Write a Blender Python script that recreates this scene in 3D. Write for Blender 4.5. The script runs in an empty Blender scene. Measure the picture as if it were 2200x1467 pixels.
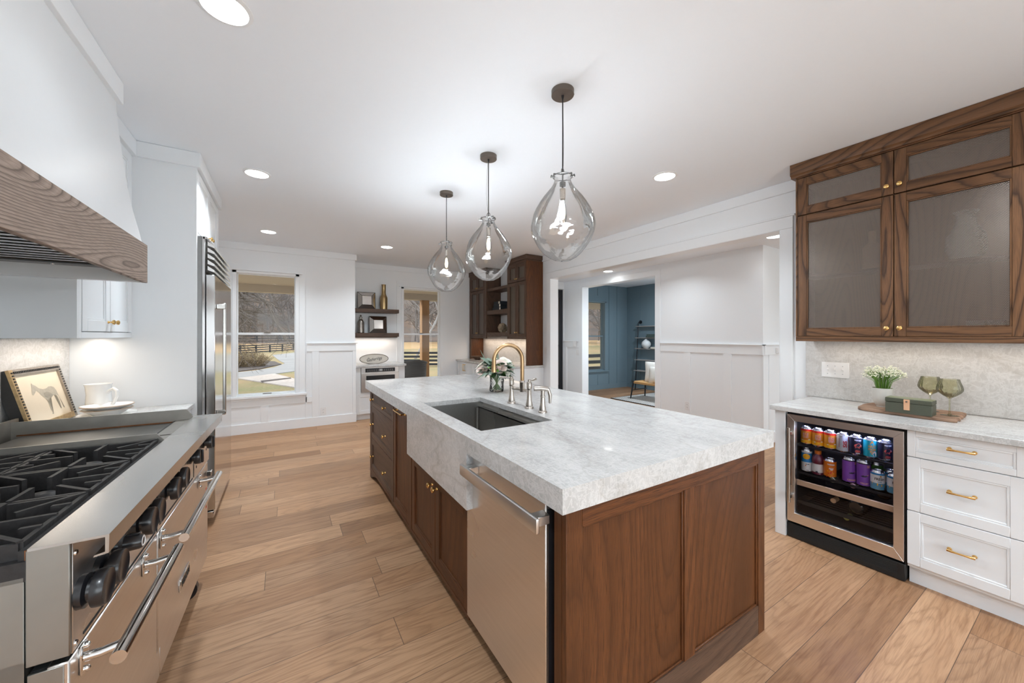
import bpy, bmesh, math, random
from mathutils import Vector, Matrix
S = bpy.context.scene
COL = S.collection
pi = math.pi
# ---------------------------------------------------------------- camera
YAW = math.radians(31.5715)
CAMZ = 1.40
cd = bpy.data.cameras.new('camera'); cam = bpy.data.objects.new('camera', cd); COL.objects.link(cam)
cam.location = (0, 0, CAMZ); cam.rotation_euler = (pi/2, 0, -YAW)
cd.sensor_fit = 'HORIZONTAL'; cd.sensor_width = 36.0; cd.lens = 799/2200*36.0
cd.shift_y = -13.5/2200; cd.clip_start = 0.05; cd.clip_end = 600
S.camera = cam
# ---------------------------------------------------------------- world: bright overcast sky
W = bpy.data.worlds.new('world'); S.world = W; W.use_nodes = True
wn = W.node_tree.nodes; wl = W.node_tree.links; wn.clear()
wo = wn.new('ShaderNodeOutputWorld'); wb = wn.new('ShaderNodeBackground')
wt = wn.new('ShaderNodeTexCoord'); ws = wn.new('ShaderNodeSeparateXYZ'); wr = wn.new('ShaderNodeValToRGB')
wl.new(wt.outputs['Generated'], ws.inputs[0]); wl.new(ws.outputs['Z'], wr.inputs[0])
wr.color_ramp.elements[0].position = 0.0; wr.color_ramp.elements[0].color = (0.84, 0.87, 0.91, 1)
wr.color_ramp.elements[1].position = 0.5; wr.color_ramp.elements[1].color = (0.72, 0.80, 0.92, 1)
wl.new(wr.outputs[0], wb.inputs['Color']); wb.inputs['Strength'].default_value = 3.0
wl.new(wb.outputs[0], wo.inputs[0])
# soft winter sun on the lawn side
sd = bpy.data.lights.new('sun', 'SUN'); so = bpy.data.objects.new('sun', sd); COL.objects.link(so)
sd.energy = 3.6; sd.angle = math.radians(6); sd.color = (1.0, 0.93, 0.84)
so.rotation_euler = (math.radians(52), 0, math.radians(215)); so.location = (0, 20, 30)
# ---------------------------------------------------------------- exposure
S.view_settings.view_transform = 'Standard'; S.view_settings.look = 'None'
S.view_settings.gamma = 1.0; S.view_settings.use_curve_mapping = False
S.view_settings.exposure = 0.22
S.cycles.max_bounces = 12; S.cycles.diffuse_bounces = 9; S.cycles.glossy_bounces = 4
S.cycles.transmission_bounces = 6; S.cycles.transparent_max_bounces = 16
S.cycles.caustics_reflective = False; S.cycles.caustics_refractive = False
S.cycles.use_denoising = True; S.cycles.sample_clamp_indirect = 6.0
S.cycles.use_adaptive_sampling = True; S.cycles.adaptive_threshold = 0.02

# area lights at the room's own lights, plus added fill lamps
def area(name, loc, size, power, color=(1, 1, 1), rot=(0, 0, 0), shape='DISK', size_y=None, spread=None):
    l = bpy.data.lights.new(name, 'AREA'); o = bpy.data.objects.new(name, l); COL.objects.link(o)
    l.shape = shape; l.size = size; l.energy = power; l.color = color
    if size_y: l.size_y = size_y
    if spread: l.spread = math.radians(spread)
    o.location = loc; o.rotation_euler = rot
    return o
H = 2.705            # ceiling height
DL = [(-0.199, 1.858), (-0.182, 3.629), (-0.16, 5.586), (1.299, 5.643), (2.663, 1.942), (2.663, 3.75)]
DLB = [(-0.2, 0.1), (2.663, 0.1), (1.25, -1.2), (-0.2, -1.7), (2.663, -1.7)]  # unseen ceiling lamps added behind the camera, without fixtures
HH = 2.55            # hall ceiling height
HL = [(4.96, 4.78), (4.86, 2.08)]
# fill lamps added inside the invented rear windows to brighten the room
area('daylight_fill', (1.0, -2.58, 1.45), 3.6, 48, (.84, .93, 1.0), (math.radians(128), 0, 0), 'RECTANGLE', 1.9)
area('daylight_fill', (5.7, -2.57, 1.40), 2.8, 34, (.86, .94, 1.0), (math.radians(125), 0, 0), 'RECTANGLE', 1.9)
# ================================================================ materials
class NT:
    def __init__(s, name):
        s.m = bpy.data.materials.new(name); s.m.use_nodes = True
        s.n = s.m.node_tree.nodes; s.l = s.m.node_tree.links; s.n.clear()
        s.out = s.n.new('ShaderNodeOutputMaterial')
    def node(s, t, **kw):
        n = s.n.new(t)
        for k, v in kw.items(): setattr(n, k, v)
        return n
    def lk(s, a, b): s.l.new(a, b)
    def val(s, inp, v):
        if hasattr(v, 'is_linked') or hasattr(v, 'links'): s.l.new(v, inp)
        else: inp.default_value = v
    def math(s, op, a, b=0.0, c=None):
        n = s.n.new('ShaderNodeMath'); n.operation = op
        s.val(n.inputs[0], a); s.val(n.inputs[1], b)
        if c is not None: s.val(n.inputs[2], c)
        return n.outputs[0]
    def coord(s, kind='Object'): return s.n.new('ShaderNodeTexCoord').outputs[kind]
    def xyz(s, v):
        n = s.n.new('ShaderNodeSeparateXYZ'); s.lk(v, n.inputs[0]); return n.outputs
    def comb(s, x, y, z):
        n = s.n.new('ShaderNodeCombineXYZ')
        for i, v in enumerate((x, y, z)): s.val(n.inputs[i], v)
        return n.outputs[0]
    def mapping(s, v, scale=(1, 1, 1), loc=(0, 0, 0), rot=(0, 0, 0)):
        n = s.n.new('ShaderNodeMapping'); s.lk(v, n.inputs[0])
        n.inputs['Scale'].default_value = scale; n.inputs['Location'].default_value = loc; n.inputs['Rotation'].default_value = rot
        return n.outputs[0]
    def noise(s, v, scale=5, detail=2, rough=0.5, dist=0.0, col=False, dim='3D'):
        n = s.n.new('ShaderNodeTexNoise'); n.noise_dimensions = dim
        if v is not None: s.lk(v, n.inputs['Vector'])
        s.val(n.inputs['Scale'], scale); n.inputs['Detail'].default_value = detail
        n.inputs['Roughness'].default_value = rough; n.inputs['Distortion'].default_value = dist
        return n.outputs['Color' if col else 'Fac']
    def ramp(s, v, stops, interp='LINEAR'):
        n = s.n.new('ShaderNodeValToRGB'); s.lk(v, n.inputs[0]); cr = n.color_ramp; cr.interpolation = interp
        while len(cr.elements) < len(stops): cr.elements.new(0.5)
        for e, (p, c) in zip(cr.elements, stops):
            e.position = p; e.color = (c, c, c, 1) if isinstance(c, (int, float)) else (*c, 1)
        return n.outputs[0]
    def mix(s, f, a, b, mode='MIX'):
        n = s.n.new('ShaderNodeMix'); n.data_type = 'RGBA'; n.blend_type = mode
        s.val(n.inputs[0], f)
        for i, v in ((6, a), (7, b)):
            if isinstance(v, tuple): n.inputs[i].default_value = (*v, 1) if len(v) == 3 else v
            else: s.lk(v, n.inputs[i])
        return n.outputs[2]
    def bump(s, h, strength=0.2, dist=0.01):
        n = s.n.new('ShaderNodeBump'); s.lk(h, n.inputs['Height'])
        n.inputs['Strength'].default_value = strength; n.inputs['Distance'].default_value = dist
        return n.outputs[0]
    def bsdf(s, color=(0.8, 0.8, 0.8), rough=0.5, metal=0.0, spec=0.5, normal=None, alpha=None, emit=None, estr=0.0, coat=0.0, sheen=0.0, link=True):
        b = s.n.new('ShaderNodeBsdfPrincipled')
        if isinstance(color, tuple): b.inputs['Base Color'].default_value = (*color, 1)
        else: s.lk(color, b.inputs['Base Color'])
        s.val(b.inputs['Roughness'], rough); s.val(b.inputs['Metallic'], metal)
        b.inputs['Specular IOR Level'].default_value = spec
        if normal is not None: s.lk(normal, b.inputs['Normal'])
        if alpha is not None: s.val(b.inputs['Alpha'], alpha)
        if emit is not None:
            b.inputs['Emission Color'].default_value = (*emit, 1); b.inputs['Emission Strength'].default_value = estr
        b.inputs['Coat Weight'].default_value = coat
        b.inputs['Sheen Weight'].default_value = sheen
        if link: s.lk(b.outputs[0], s.out.inputs[0])
        return b

M = {}
def plain(name, color, rough=0.5, metal=0.0, spec=0.5, coat=0.0, nscale=None, var=0.06, bump=0.0, sheen=0.0):
    t = NT(name)
    c = color; nrm = None
    if nscale:
        f = t.noise(t.coord(), nscale, 3)
        lo = tuple(max(0, x*(1-var)) for x in color); hi = tuple(min(1, x*(1+var)) for x in color)
        c = t.mix(f, lo, hi)
        if bump: nrm = t.bump(f, bump, 0.002)
    t.bsdf(c, rough, metal, spec, nrm, coat=coat, sheen=sheen)
    M[name] = t.m; return t.m
def emis(name, color, strength):
    t = NT(name); e = t.node('ShaderNodeEmission'); e.inputs[0].default_value = (*color, 1); e.inputs[1].default_value = strength
    t.lk(e.outputs[0], t.out.inputs[0]); M[name] = t.m

plain('wall_paint', (0.85, 0.872, 0.89), 0.55, nscale=40, var=0.008, bump=0.02)
plain('ceiling_paint', (0.88, 0.915, 0.955), 0.7, nscale=30, var=0.006, bump=0.02)
plain('trim_paint', (0.855, 0.877, 0.895), 0.32, nscale=20, var=0.006)
plain('cabinet_paint', (0.765, 0.79, 0.81), 0.34, nscale=20, var=0.008)
plain('blue_paint', (0.19, 0.265, 0.305), 0.5, nscale=25, var=0.03)
plain('brass', (0.80, 0.52, 0.20), 0.22, 1.0, nscale=30, var=0.05)
plain('gold_bronze', (0.50, 0.33, 0.18), 0.3, 1.0, nscale=30, var=0.05)
plain('nickel', (0.52, 0.475, 0.43), 0.2, 1.0, nscale=30, var=0.05)
plain('chrome', (0.78, 0.78, 0.78), 0.07, 1.0)
plain('bronze_dark', (0.16, 0.135, 0.115), 0.4, 0.7, nscale=30, var=0.05)
plain('steel_dark', (0.25, 0.25, 0.25), 0.35, 1.0, nscale=30, var=0.1)
plain('black_plastic', (0.012, 0.012, 0.014), 0.3, coat=0.2, nscale=30, var=0.1)
plain('black_matte', (0.010, 0.010, 0.010), 0.6, nscale=30, var=0.2)
plain('black_metal', (0.018, 0.02, 0.025), 0.4, 0.2, nscale=30, var=0.1)
plain('gap_dark', (0.02, 0.02, 0.02), 0.8, nscale=30, var=0.1)
plain('white_plastic', (0.82, 0.82, 0.82), 0.3, nscale=30, var=0.01)
plain('ceramic', (0.80, 0.80, 0.79), 0.18, coat=0.3, nscale=12, var=0.03)
plain('ceramic_rim', (0.40, 0.30, 0.22), 0.3, nscale=40, var=0.2)
plain('stoneware', (0.60, 0.58, 0.53), 0.6, nscale=60, var=0.06, bump=0.1)
plain('olive_leather', (0.058, 0.062, 0.040), 0.5, nscale=200, var=0.15, bump=0.15)
plain('olive_top', (0.20, 0.215, 0.13), 0.45, nscale=200, var=0.1, bump=0.1)
plain('tan_leather', (0.60, 0.33, 0.19), 0.5, nscale=80, var=0.08)
plain('can_silver', (0.75, 0.76, 0.78), 0.2, 1.0, nscale=30, var=0.04)
for n, c in dict(red=(0.65, 0.02, 0.015), yellow=(0.85, 0.42, 0.01), orange=(0.70, 0.17, 0.01), navy=(0.012, 0.014, 0.035), teal=(0.01, 0.30, 0.36),
                 purple=(0.22, 0.07, 0.42), blue=(0.02, 0.22, 0.52), maroon=(0.12, 0.01, 0.03), coral=(0.75, 0.11, 0.09), green=(0.05, 0.17, 0.03),
                 white=(0.75, 0.75, 0.76), grey=(0.45, 0.46, 0.48), darkred=(0.30, 0.01, 0.02), amber=(0.65, 0.25, 0.02), pink=(0.70, 0.35, 0.33), skyblue=(0.10, 0.30, 0.45)).items():
    plain('ink_'+n, c, 0.32, coat=0.2, nscale=50, var=0.05)
plain('leaf_dark', (0.030, 0.075, 0.022), 0.5, nscale=60, var=0.35)
plain('leaf_bright', (0.13, 0.28, 0.03), 0.5, nscale=60, var=0.3)
plain('leaf_dusty', (0.16, 0.22, 0.17), 0.7, nscale=60, var=0.25)
plain('rose_blush', (0.82, 0.68, 0.62), 0.5, nscale=30, var=0.08, sheen=0.2)
plain('rose_white', (0.80, 0.78, 0.70), 0.5, nscale=30, var=0.06, sheen=0.2)
plain('stem_green', (0.10, 0.17, 0.05), 0.5, nscale=60, var=0.3)
plain('blossom_white', (0.80, 0.79, 0.62), 0.6, nscale=90, var=0.1)
plain('cushion', (0.66, 0.62, 0.56), 0.9, nscale=60, var=0.12, bump=0.3, sheen=0.3)
plain('cushion_grey', (0.16, 0.16, 0.17), 0.9, nscale=60, var=0.3, bump=0.3)
plain('woven_cord', (0.55, 0.31, 0.12), 0.7, nscale=120, var=0.3, bump=0.4)
plain('book_cloth', (0.012, 0.018, 0.025), 0.6, nscale=60, var=0.2)
plain('book_green', (0.06, 0.09, 0.08), 0.6, nscale=60, var=0.2)
plain('paper', (0.70, 0.66, 0.56), 0.8, nscale=100, var=0.06)
plain('print_paper', (0.78, 0.68, 0.53), 0.7, nscale=8, var=0.06)
plain('print_ink', (0.46, 0.42, 0.34), 0.7, nscale=50, var=0.2)
plain('print_ink_dark', (0.34, 0.31, 0.25), 0.7, nscale=50, var=0.2)
plain('frame_gilt', (0.48, 0.33, 0.16), 0.4, 0.4, nscale=60, var=0.5, bump=0.6)
plain('frame_black', (0.02, 0.018, 0.016), 0.5, nscale=60, var=0.3)
plain('frame_silver', (0.34, 0.29, 0.24), 0.35, 0.6, nscale=60, var=0.4, bump=0.5)
plain('mirror', (0.80, 0.79, 0.77), 0.12, 1.0, nscale=14, var=0.12)
plain('lead_came', (0.05, 0.045, 0.04), 0.5, 0.5)
plain('vase_gold', (0.42, 0.30, 0.15), 0.3, 1.0, nscale=20, var=0.12)
plain('mercury_glass', (0.30, 0.27, 0.24), 0.25, 0.8, nscale=25, var=0.45)
plain('driftwood', (0.42, 0.34, 0.24), 0.7, nscale=30, var=0.5, bump=0.6)
plain('wicker_grey', (0.12, 0.12, 0.12), 0.7, nscale=180, var=0.5, bump=0.8)
plain('fence_black', (0.012, 0.012, 0.014), 0.6, nscale=10, var=0.2)
plain('bark', (0.13, 0.105, 0.085), 0.9, nscale=8, var=0.4)
plain('bark_far', (0.17, 0.145, 0.13), 0.9, nscale=4, var=0.4)
plain('bark_pale', (0.22, 0.20, 0.185), 0.9, nscale=8, var=0.3)
plain('mulch', (0.035, 0.022, 0.016), 0.95, nscale=6, var=0.5)
plain('bush_twig', (0.20, 0.14, 0.075), 0.9, nscale=6, var=0.5)
plain('flag_stripe_red', (0.5, 0.10, 0.16), 0.7, nscale=20, var=0.1)
plain('flag_stripe_white', (0.8, 0.8, 0.8), 0.7, nscale=20, var=0.03)
plain('soffit', (0.54, 0.48, 0.41), 0.7, nscale=5, var=0.03)
plain('cork', (0.45, 0.28, 0.15), 0.6, nscale=60, var=0.2)
plain('foil_green', (0.35, 0.38, 0.12), 0.3, 0.6, nscale=60, var=0.1)
plain('foil_rose', (0.50, 0.30, 0.28), 0.3, 0.6, nscale=60, var=0.1)
plain('foil_champagne', (0.55, 0.50, 0.35), 0.25, 0.8, nscale=60, var=0.2)
plain('bottle_dark', (0.01, 0.012, 0.012), 0.1, coat=0.5)
plain('cast_iron', (0.028, 0.026, 0.026), 0.55, 0.3, nscale=70, var=0.6, bump=0.5)
plain('rust', (0.20, 0.07, 0.02), 0.8, nscale=60, var=0.4)
plain('sign_face', (0.72, 0.66, 0.58), 0.6, nscale=20, var=0.05)
plain('rope_mat', (0.45, 0.20, 0.08), 0.8, nscale=120, var=0.3, bump=0.5)
emis('lens_glow', (1.0, 0.98, 0.95), 14.0)
emis('bulb_glow', (1.0, 0.78, 0.50), 6.0)
emis('led_blue', (0.12, 0.22, 1.0), 9.0)

def steel(name, col=(0.56, 0.55, 0.53), rough=0.26, stretch=(1, 1, 1), sc=120, var=0.10):
    t = NT(name); v = t.mapping(t.coord(), stretch)
    f = t.noise(v, sc, 3); g = t.noise(t.coord(), 2.2, 3)
    c = t.mix(f, tuple(x*(1-var) for x in col), tuple(min(1, x*(1+var*.6)) for x in col))
    r = t.math('ADD', t.math('MULTIPLY', g, 0.16), rough-0.08)
    t.bsdf(c, r, 1.0, 0.5, t.bump(f, 0.02, 0.001)); M[name] = t.m
steel('steel_h', stretch=(0.02, 0.02, 1))
steel('steel_v', stretch=(1, 1, 0.02))
steel('steel_warm', (0.80, 0.77, 0.74), 0.30, stretch=(1, 0.03, 1), sc=150, var=0.08)
steel('steel_worn', (0.36, 0.34, 0.31), 0.42, (1, 1, 1), 14, 0.3)
steel('steel_side', (0.36, 0.355, 0.33), 0.45, (1, 1, 1), 10, 0.12)
steel('steel_bright', (0.74, 0.74, 0.735), 0.3, stretch=(1, 0.03, 1), sc=150, var=0.05)
steel('griddle', (0.17, 0.165, 0.155), 0.38, (1, 0.3, 1), 12, 0.4)
steel('fridge_steel', (0.66, 0.66, 0.66), 0.13, (1, 1, 0.02), 120, 0.05)
steel('sink_steel', (0.45, 0.44, 0.42), 0.28, (1, 0.05, 1), 90, 0.12)
# range top with rust specks
def wood(name, light, dark, axis='z', ring=15.0, scale=2.2, amp=0.8, rough=0.42, stain=0.35, pores=0.35):
    """flat-sawn oak: contour lines of a stretched noise give the cathedral grain"""
    t = NT(name); co = t.coord()
    inf = t.node('ShaderNodeObjectInfo')
    off = t.math('MULTIPLY', inf.outputs['Random'], 17.0)
    add = t.node('ShaderNodeVectorMath', operation='ADD'); t.lk(co, add.inputs[0]); t.lk(t.comb(off, off, off), add.inputs[1])
    st = {'x': (0.16, 1, 1), 'y': (1, 0.16, 1), 'z': (1, 1, 0.16)}[axis]
    v = t.mapping(add.outputs[0], st)
    n1 = t.noise(v, scale, 1.5, 0.45, 0.25)
    n2 = t.noise(v, 40, 2, 0.6)
    w = t.math('ADD', t.math('MULTIPLY', n1, ring), t.math('MULTIPLY', n2, 0.35))
    fr = t.math('FRACT', w)
    lines = t.ramp(fr, [(0.0, 0.0), (0.18, 0.55), (0.6, 1.0), (0.9, 0.75), (1.0, 0.0)])
    st2 = {'x': (0.03, 1, 1), 'y': (1, 0.03, 1), 'z': (1, 1, 0.03)}[axis]
    n3 = t.noise(t.mapping(add.outputs[0], st2), 420, 2, 0.6)
    por = t.ramp(n3, [(0.36, 0.0), (0.52, 1.0)])
    g = t.math('ADD', t.math('MULTIPLY', lines, amp), 1.0-amp)
    g2 = t.math('MULTIPLY', g, t.math('ADD', t.math('MULTIPLY', por, pores), 1.0-pores))
    blot = t.ramp(t.noise(t.mapping(add.outputs[0], st2), 9, 2), [(0.35, 0), (0.65, 1)])
    c = t.mix(g2, dark, light)
    c2 = t.mix(t.math('MULTIPLY', blot, stain), c, tuple(x*0.45 for x in light), 'MIX')
    t.bsdf(c2, rough, 0, 0.3, t.bump(g2, 0.18, 0.0015)); M[name] = t.m
for ax in 'xyz':
    wood('oak_dark_'+ax, (0.19, 0.093, 0.043), (0.022, 0.010, 0.006), ax, 44, 2.2, 0.85, 0.38)
    wood('walnut_'+ax, (0.150, 0.054, 0.018), (0.028, 0.010, 0.005), ax, 30, 1.8, 0.55, 0.42, 0.75, 0.7)
    wood('umber_'+ax, (0.125, 0.072, 0.047), (0.030, 0.017, 0.012), ax, 28, 1.8, 0.5, 0.45, 0.3, 0.5)
wood('greige_oak_y', (0.40, 0.31, 0.255), (0.085, 0.06, 0.05), 'y', 85, 2.0, 0.85, 0.6, 0.2, 0.4)
wood('greige_oak_x', (0.40, 0.31, 0.255), (0.085, 0.06, 0.05), 'x', 85, 2.0, 0.85, 0.6, 0.2, 0.4)
wood('post_pine', (0.40, 0.23, 0.11), (0.22, 0.11, 0.045), 'z', 10, 1.6, 0.6, 0.7, 0.2, 0.2)
wood('rack_wood', (0.80, 0.56, 0.38), (0.66, 0.42, 0.26), 'y', 8, 2, 0.4, 0.5, 0.15, 0.2)
wood('board_wood', (0.34, 0.21, 0.14), (0.12, 0.065, 0.04), 'y', 18, 6, 0.7, 0.65, 0.2, 0.3)
wood('shelf_wood_grey', (0.45, 0.42, 0.40), (0.3, 0.27, 0.25), 'y', 10, 3, 0.4, 0.5, 0.1, 0.2)

def floor_mat():
    t = NT('oak_floor'); x, y, z = t.xyz(t.coord('Object'))
    w = 0.1896
    yr = t.math('DIVIDE', t.math('SUBTRACT', y, 0.553), w)
    row = t.math('FLOOR', yr); fy = t.math('FRACT', yr)
    wn1 = t.node('ShaderNodeTexWhiteNoise', noise_dimensions='1D'); t.lk(row, wn1.inputs['W'])
    L = 1.9
    xs = t.math('ADD', t.math('DIVIDE', x, L), t.math('MULTIPLY', wn1.outputs['Value'], 7.31))
    pid = t.math('FLOOR', xs); fx = t.math('FRACT', xs)
    wn2 = t.node('ShaderNodeTexWhiteNoise', noise_dimensions='2D'); t.lk(t.comb(row, pid, 0), wn2.inputs['Vector'])
    rnd = wn2.outputs['Value']; rc = t.xyz(wn2.outputs['Color'])
    oz = t.math('MULTIPLY', rnd, 40.0)
    v = t.comb(x, y, oz)
    vs = t.mapping(v, (0.13, 1, 1))
    n1 = t.noise(vs, t.math('ADD', 1.8, t.math('MULTIPLY', rc[0], 2.5)), 1.5, 0.45, 0.35)
    n2 = t.noise(vs, 34, 2, 0.6)
    wv = t.math('ADD', t.math('MULTIPLY', n1, 34.0), t.math('MULTIPLY', n2, 1.1))
    lines = t.ramp(t.math('FRACT', wv), [(0.0, 0.15), (0.25, 0.8), (0.6, 1.0), (0.88, 0.8), (1.0, 0.15)])
    n3 = t.noise(t.mapping(v, (0.025, 1, 1)), 330, 2, 0.6)
    por = t.ramp(n3, [(0.34, 0.0), (0.54, 1.0)])
    base = t.mix(rnd, (0.31, 0.168, 0.088), (0.55, 0.34, 0.20))
    base = t.mix(t.math('MULTIPLY', rc[1], 0.45), base, (0.55, 0.30, 0.15))
    dark = t.mix(1.0, base, (0.36, 0.29, 0.25), 'MULTIPLY')
    g = t.math('MULTIPLY', t.math('ADD', 0.60, t.math('MULTIPLY', lines, 0.40)), t.math('ADD', 0.72, t.math('MULTIPLY', por, 0.28)))
    c = t.mix(g, dark, base)
    bl = t.noise(vs, 3.2, 3, 0.6)
    c = t.mix(t.ramp(bl, [(0.48, 0.0), (0.75, 0.5)]), c, t.mix(1.0, base, (0.55, 0.44, 0.36), 'MULTIPLY'))
    st = t.noise(t.mapping(v, (0.05, 1, 1)), 60, 3, 0.65)
    c = t.mix(t.ramp(st, [(0.50, 0.0), (0.70, 0.55)]), c, t.mix(1.0, base, (0.40, 0.30, 0.24), 'MULTIPLY'))
    # knots
    vor = t.node('ShaderNodeTexVoronoi'); t.lk(t.mapping(v, (0.9, 1.6, 1)), vor.inputs['Vector']); vor.inputs['Scale'].default_value = 1.1
    kn = t.ramp(vor.outputs['Distance'], [(0.012, 1.0), (0.035, 0.0)])
    c = t.mix(kn, c, (0.05, 0.03, 0.02))
    ey = t.math('MINIMUM', fy, t.math('SUBTRACT', 1.0, fy)); ex = t.math('MINIMUM', fx, t.math('SUBTRACT', 1.0, fx))
    sy = t.math('GREATER_THAN', t.math('MULTIPLY', ey, w), 0.0012); sx = t.math('GREATER_THAN', t.math('MULTIPLY', ex, L), 0.0014)
    seam = t.math('MULTIPLY', sy, sx)
    c = t.mix(seam, (0.11, 0.065, 0.04), c)
    hgt = t.math('ADD', t.math('MULTIPLY', g, 0.3), seam)
    r = t.math('ADD', 0.36, t.math('MULTIPLY', g, 0.12))
    t.bsdf(c, r, 0, 0.32, t.bump(hgt, 0.12, 0.002)); M['oak_floor'] = t.m
floor_mat()

def stone(name, warm=0.0, dscale=1.0):
    """light quartzite: crossed fine crystal streaks, soft grey clouds, a few veins"""
    t = NT(name); co = t.coord()
    r1 = t.mapping(co, (1, 2.6, 1.6), rot=(0.5, 0.3, 0.6)); r2 = t.mapping(co, (2.6, 1, 1.6), rot=(0.2, 0.7, -0.5))
    r1 = t.mapping(co, (1, 4.5, 1.8), rot=(0.5, 0.3, 0.7)); r2 = t.mapping(co, (4.5, 1, 1.8), rot=(0.2, 0.7, -0.5))
    a = t.noise(r1, 12*dscale, 4, 0.62, 0.5); b = t.noise(r2, 13*dscale, 4, 0.62, 0.6)
    cloud = t.noise(t.mapping(co, (1.5, 0.55, 1.2), rot=(0, 0, 0.35)), 3.2*dscale, 4, 0.6, 0.6)
    cr = t.ramp(t.math('ABSOLUTE', t.math('SUBTRACT', a, 0.5)), [(0.0, 1.0), (0.035, 0.0)])
    cr2 = t.ramp(t.math('ABSOLUTE', t.math('SUBTRACT', b, 0.5)), [(0.0, 1.0), (0.05, 0.0)])
    base = t.mix(t.ramp(cloud, [(0.35, 0.0), (0.68, 1.0)]), (0.44, 0.44, 0.433), (0.63, 0.628, 0.622))
    if warm: base = t.mix(warm, base, (0.74, 0.69, 0.63))
    c = t.mix(t.math('MULTIPLY', t.ramp(a, [(0.3, 0), (0.7, 1)]), 0.32), base, (0.42, 0.415, 0.405))
    c = t.mix(t.math('MULTIPLY', t.math('MAXIMUM', cr, cr2), 0.42), c, (0.78, 0.78, 0.77))
    vn = t.noise(t.mapping(co, (1, 0.45, 1.3), rot=(0, 0.4, 0.5)), 1.6*dscale, 4, 0.55, 0.5)
    ve = t.ramp(t.math('ABSOLUTE', t.math('SUBTRACT', vn, 0.53)), [(0.0, 1.0), (0.006, 0.35), (0.02, 0.0)])
    c = t.mix(t.math('MULTIPLY', ve, 0.34), c, (0.34, 0.31, 0.27))
    t.bsdf(c, 0.22, 0, 0.5, coat=0.1); M[name] = t.m
stone('quartzite'); stone('quartzite_splash', 0.25, 0.8)

def mesh_mat():
    """woven wire mesh: over-under wires with real holes between them"""
    t = NT('wire_mesh'); x, y, z = t.xyz(t.coord()); p = 0.0076
    u = t.math('DIVIDE', y, p); v = t.math('DIVIDE', z, p*0.62)
    row = t.math('FLOOR', v); u2 = t.math('ADD', u, t.math('MULTIPLY', row, 0.5))
    fu = t.math('ABSOLUTE', t.math('SUBTRACT', t.math('FRACT', u2), 0.5)); fv = t.math('ABSOLUTE', t.math('SUBTRACT', t.math('FRACT', v), 0.5))
    hole = t.math('MULTIPLY', t.math('LESS_THAN', fu, 0.22), t.math('LESS_THAN', fv, 0.25))
    hg = t.math('SUBTRACT', 1.0, t.math('ADD', t.math('MULTIPLY', fu, fu), t.math('MULTIPLY', fv, fv)))
    b = t.bsdf((0.21, 0.175, 0.15), 0.30, 0.85, 0.5, t.bump(hg, 0.6, 0.003), alpha=t.math('SUBTRACT', 1.0, hole))
    M['wire_mesh'] = t.m
mesh_mat()

def glassy(name, tint=(1, 1, 1), edge=(0.6, 0.62, 0.62), ior=1.45, power=3.0, bump=0.0, bs=6, refl=1.0, rough=0.0):
    """thin clear glass: see-through, darker where it is seen edge-on, mirror reflections by Fresnel"""
    t = NT(name); tr = t.node('ShaderNodeBsdfTransparent'); gl = t.node('ShaderNodeBsdfGlossy'); mx = t.node('ShaderNodeMixShader')
    lw = t.node('ShaderNodeLayerWeight'); lw.inputs[0].default_value = 0.5; fr = t.node('ShaderNodeFresnel'); fr.inputs[0].default_value = ior
    gl.inputs['Roughness'].default_value = rough
    if bump:
        nb = t.bump(t.noise(t.coord(), bs, 2, 0.5, 1.0), bump, 0.02); t.lk(nb, gl.inputs['Normal']); t.lk(nb, fr.inputs['Normal']); t.lk(nb, lw.inputs['Normal'])
    e = t.math('POWER', lw.outputs['Facing'], power)
    t.lk(t.mix(e, tint, edge), tr.inputs[0])
    t.lk(t.math('MULTIPLY', fr.outputs[0], refl), mx.inputs[0]); t.lk(tr.outputs[0], mx.inputs[1]); t.lk(gl.outputs[0], mx.inputs[2])
    t.lk(mx.outputs[0], t.out.inputs[0]); M[name] = t.m
glassy('window_glass', (0.97, 0.98, 0.97), (0.9, 0.93, 0.92), 1.45, 4, refl=0.22)
glassy('pendant_glass', (0.985, 0.99, 0.99), (0.90, 0.91, 0.915), 1.42, 4.0, 0.10, 9, 0.8)
glassy('vase_glass', (0.96, 0.97, 0.965), (0.88, 0.90, 0.89), 1.42, 3, 0.3, 25)
glassy('smoke_glass', (0.90, 0.89, 0.80), (0.60, 0.58, 0.45), 1.4, 3, refl=.7)
glassy('fridge_glass', (0.93, 0.93, 0.94), (0.5, 0.5, 0.5), 1.45, 4, refl=0.5)
glassy('cabinet_glass', (0.7, 0.7, 0.72), (0.5, 0.5, 0.5), 1.45, 4, refl=1.2)

def ground(name, c1, c2, c3, s1=0.5, s2=14):
    t = NT(name); co = t.coord(); a = t.noise(co, s1, 4, 0.6); b = t.noise(co, s2, 4, 0.7)
    c = t.mix(t.ramp(a, [(0.38, 0), (0.62, 1)]), c1, c2); c = t.mix(t.ramp(b, [(0.4, 0), (0.75, 1)]), c, c3)
    t.bsdf(c, 0.95, 0, 0.1); M[name] = t.m
ground('lawn', (0.24, 0.165, 0.085), (0.14, 0.14, 0.06), (0.27, 0.20, 0.12), 0.35, 9)
ground('far_field', (0.38, 0.24, 0.12), (0.33, 0.24, 0.11), (0.24, 0.15, 0.09), 0.06, 2)
ground('leaf_litter', (0.125, 0.078, 0.05), (0.085, 0.067, 0.055), (0.05, 0.043, 0.04), 0.08, 0.8)
ground('asphalt', (0.21, 0.20, 0.19), (0.26, 0.25, 0.24), (0.17, 0.165, 0.16), 0.3, 20)
ground('concrete', (0.36, 0.31, 0.27), (0.40, 0.35, 0.31), (0.27, 0.23, 0.20), 0.6, 9)
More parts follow.
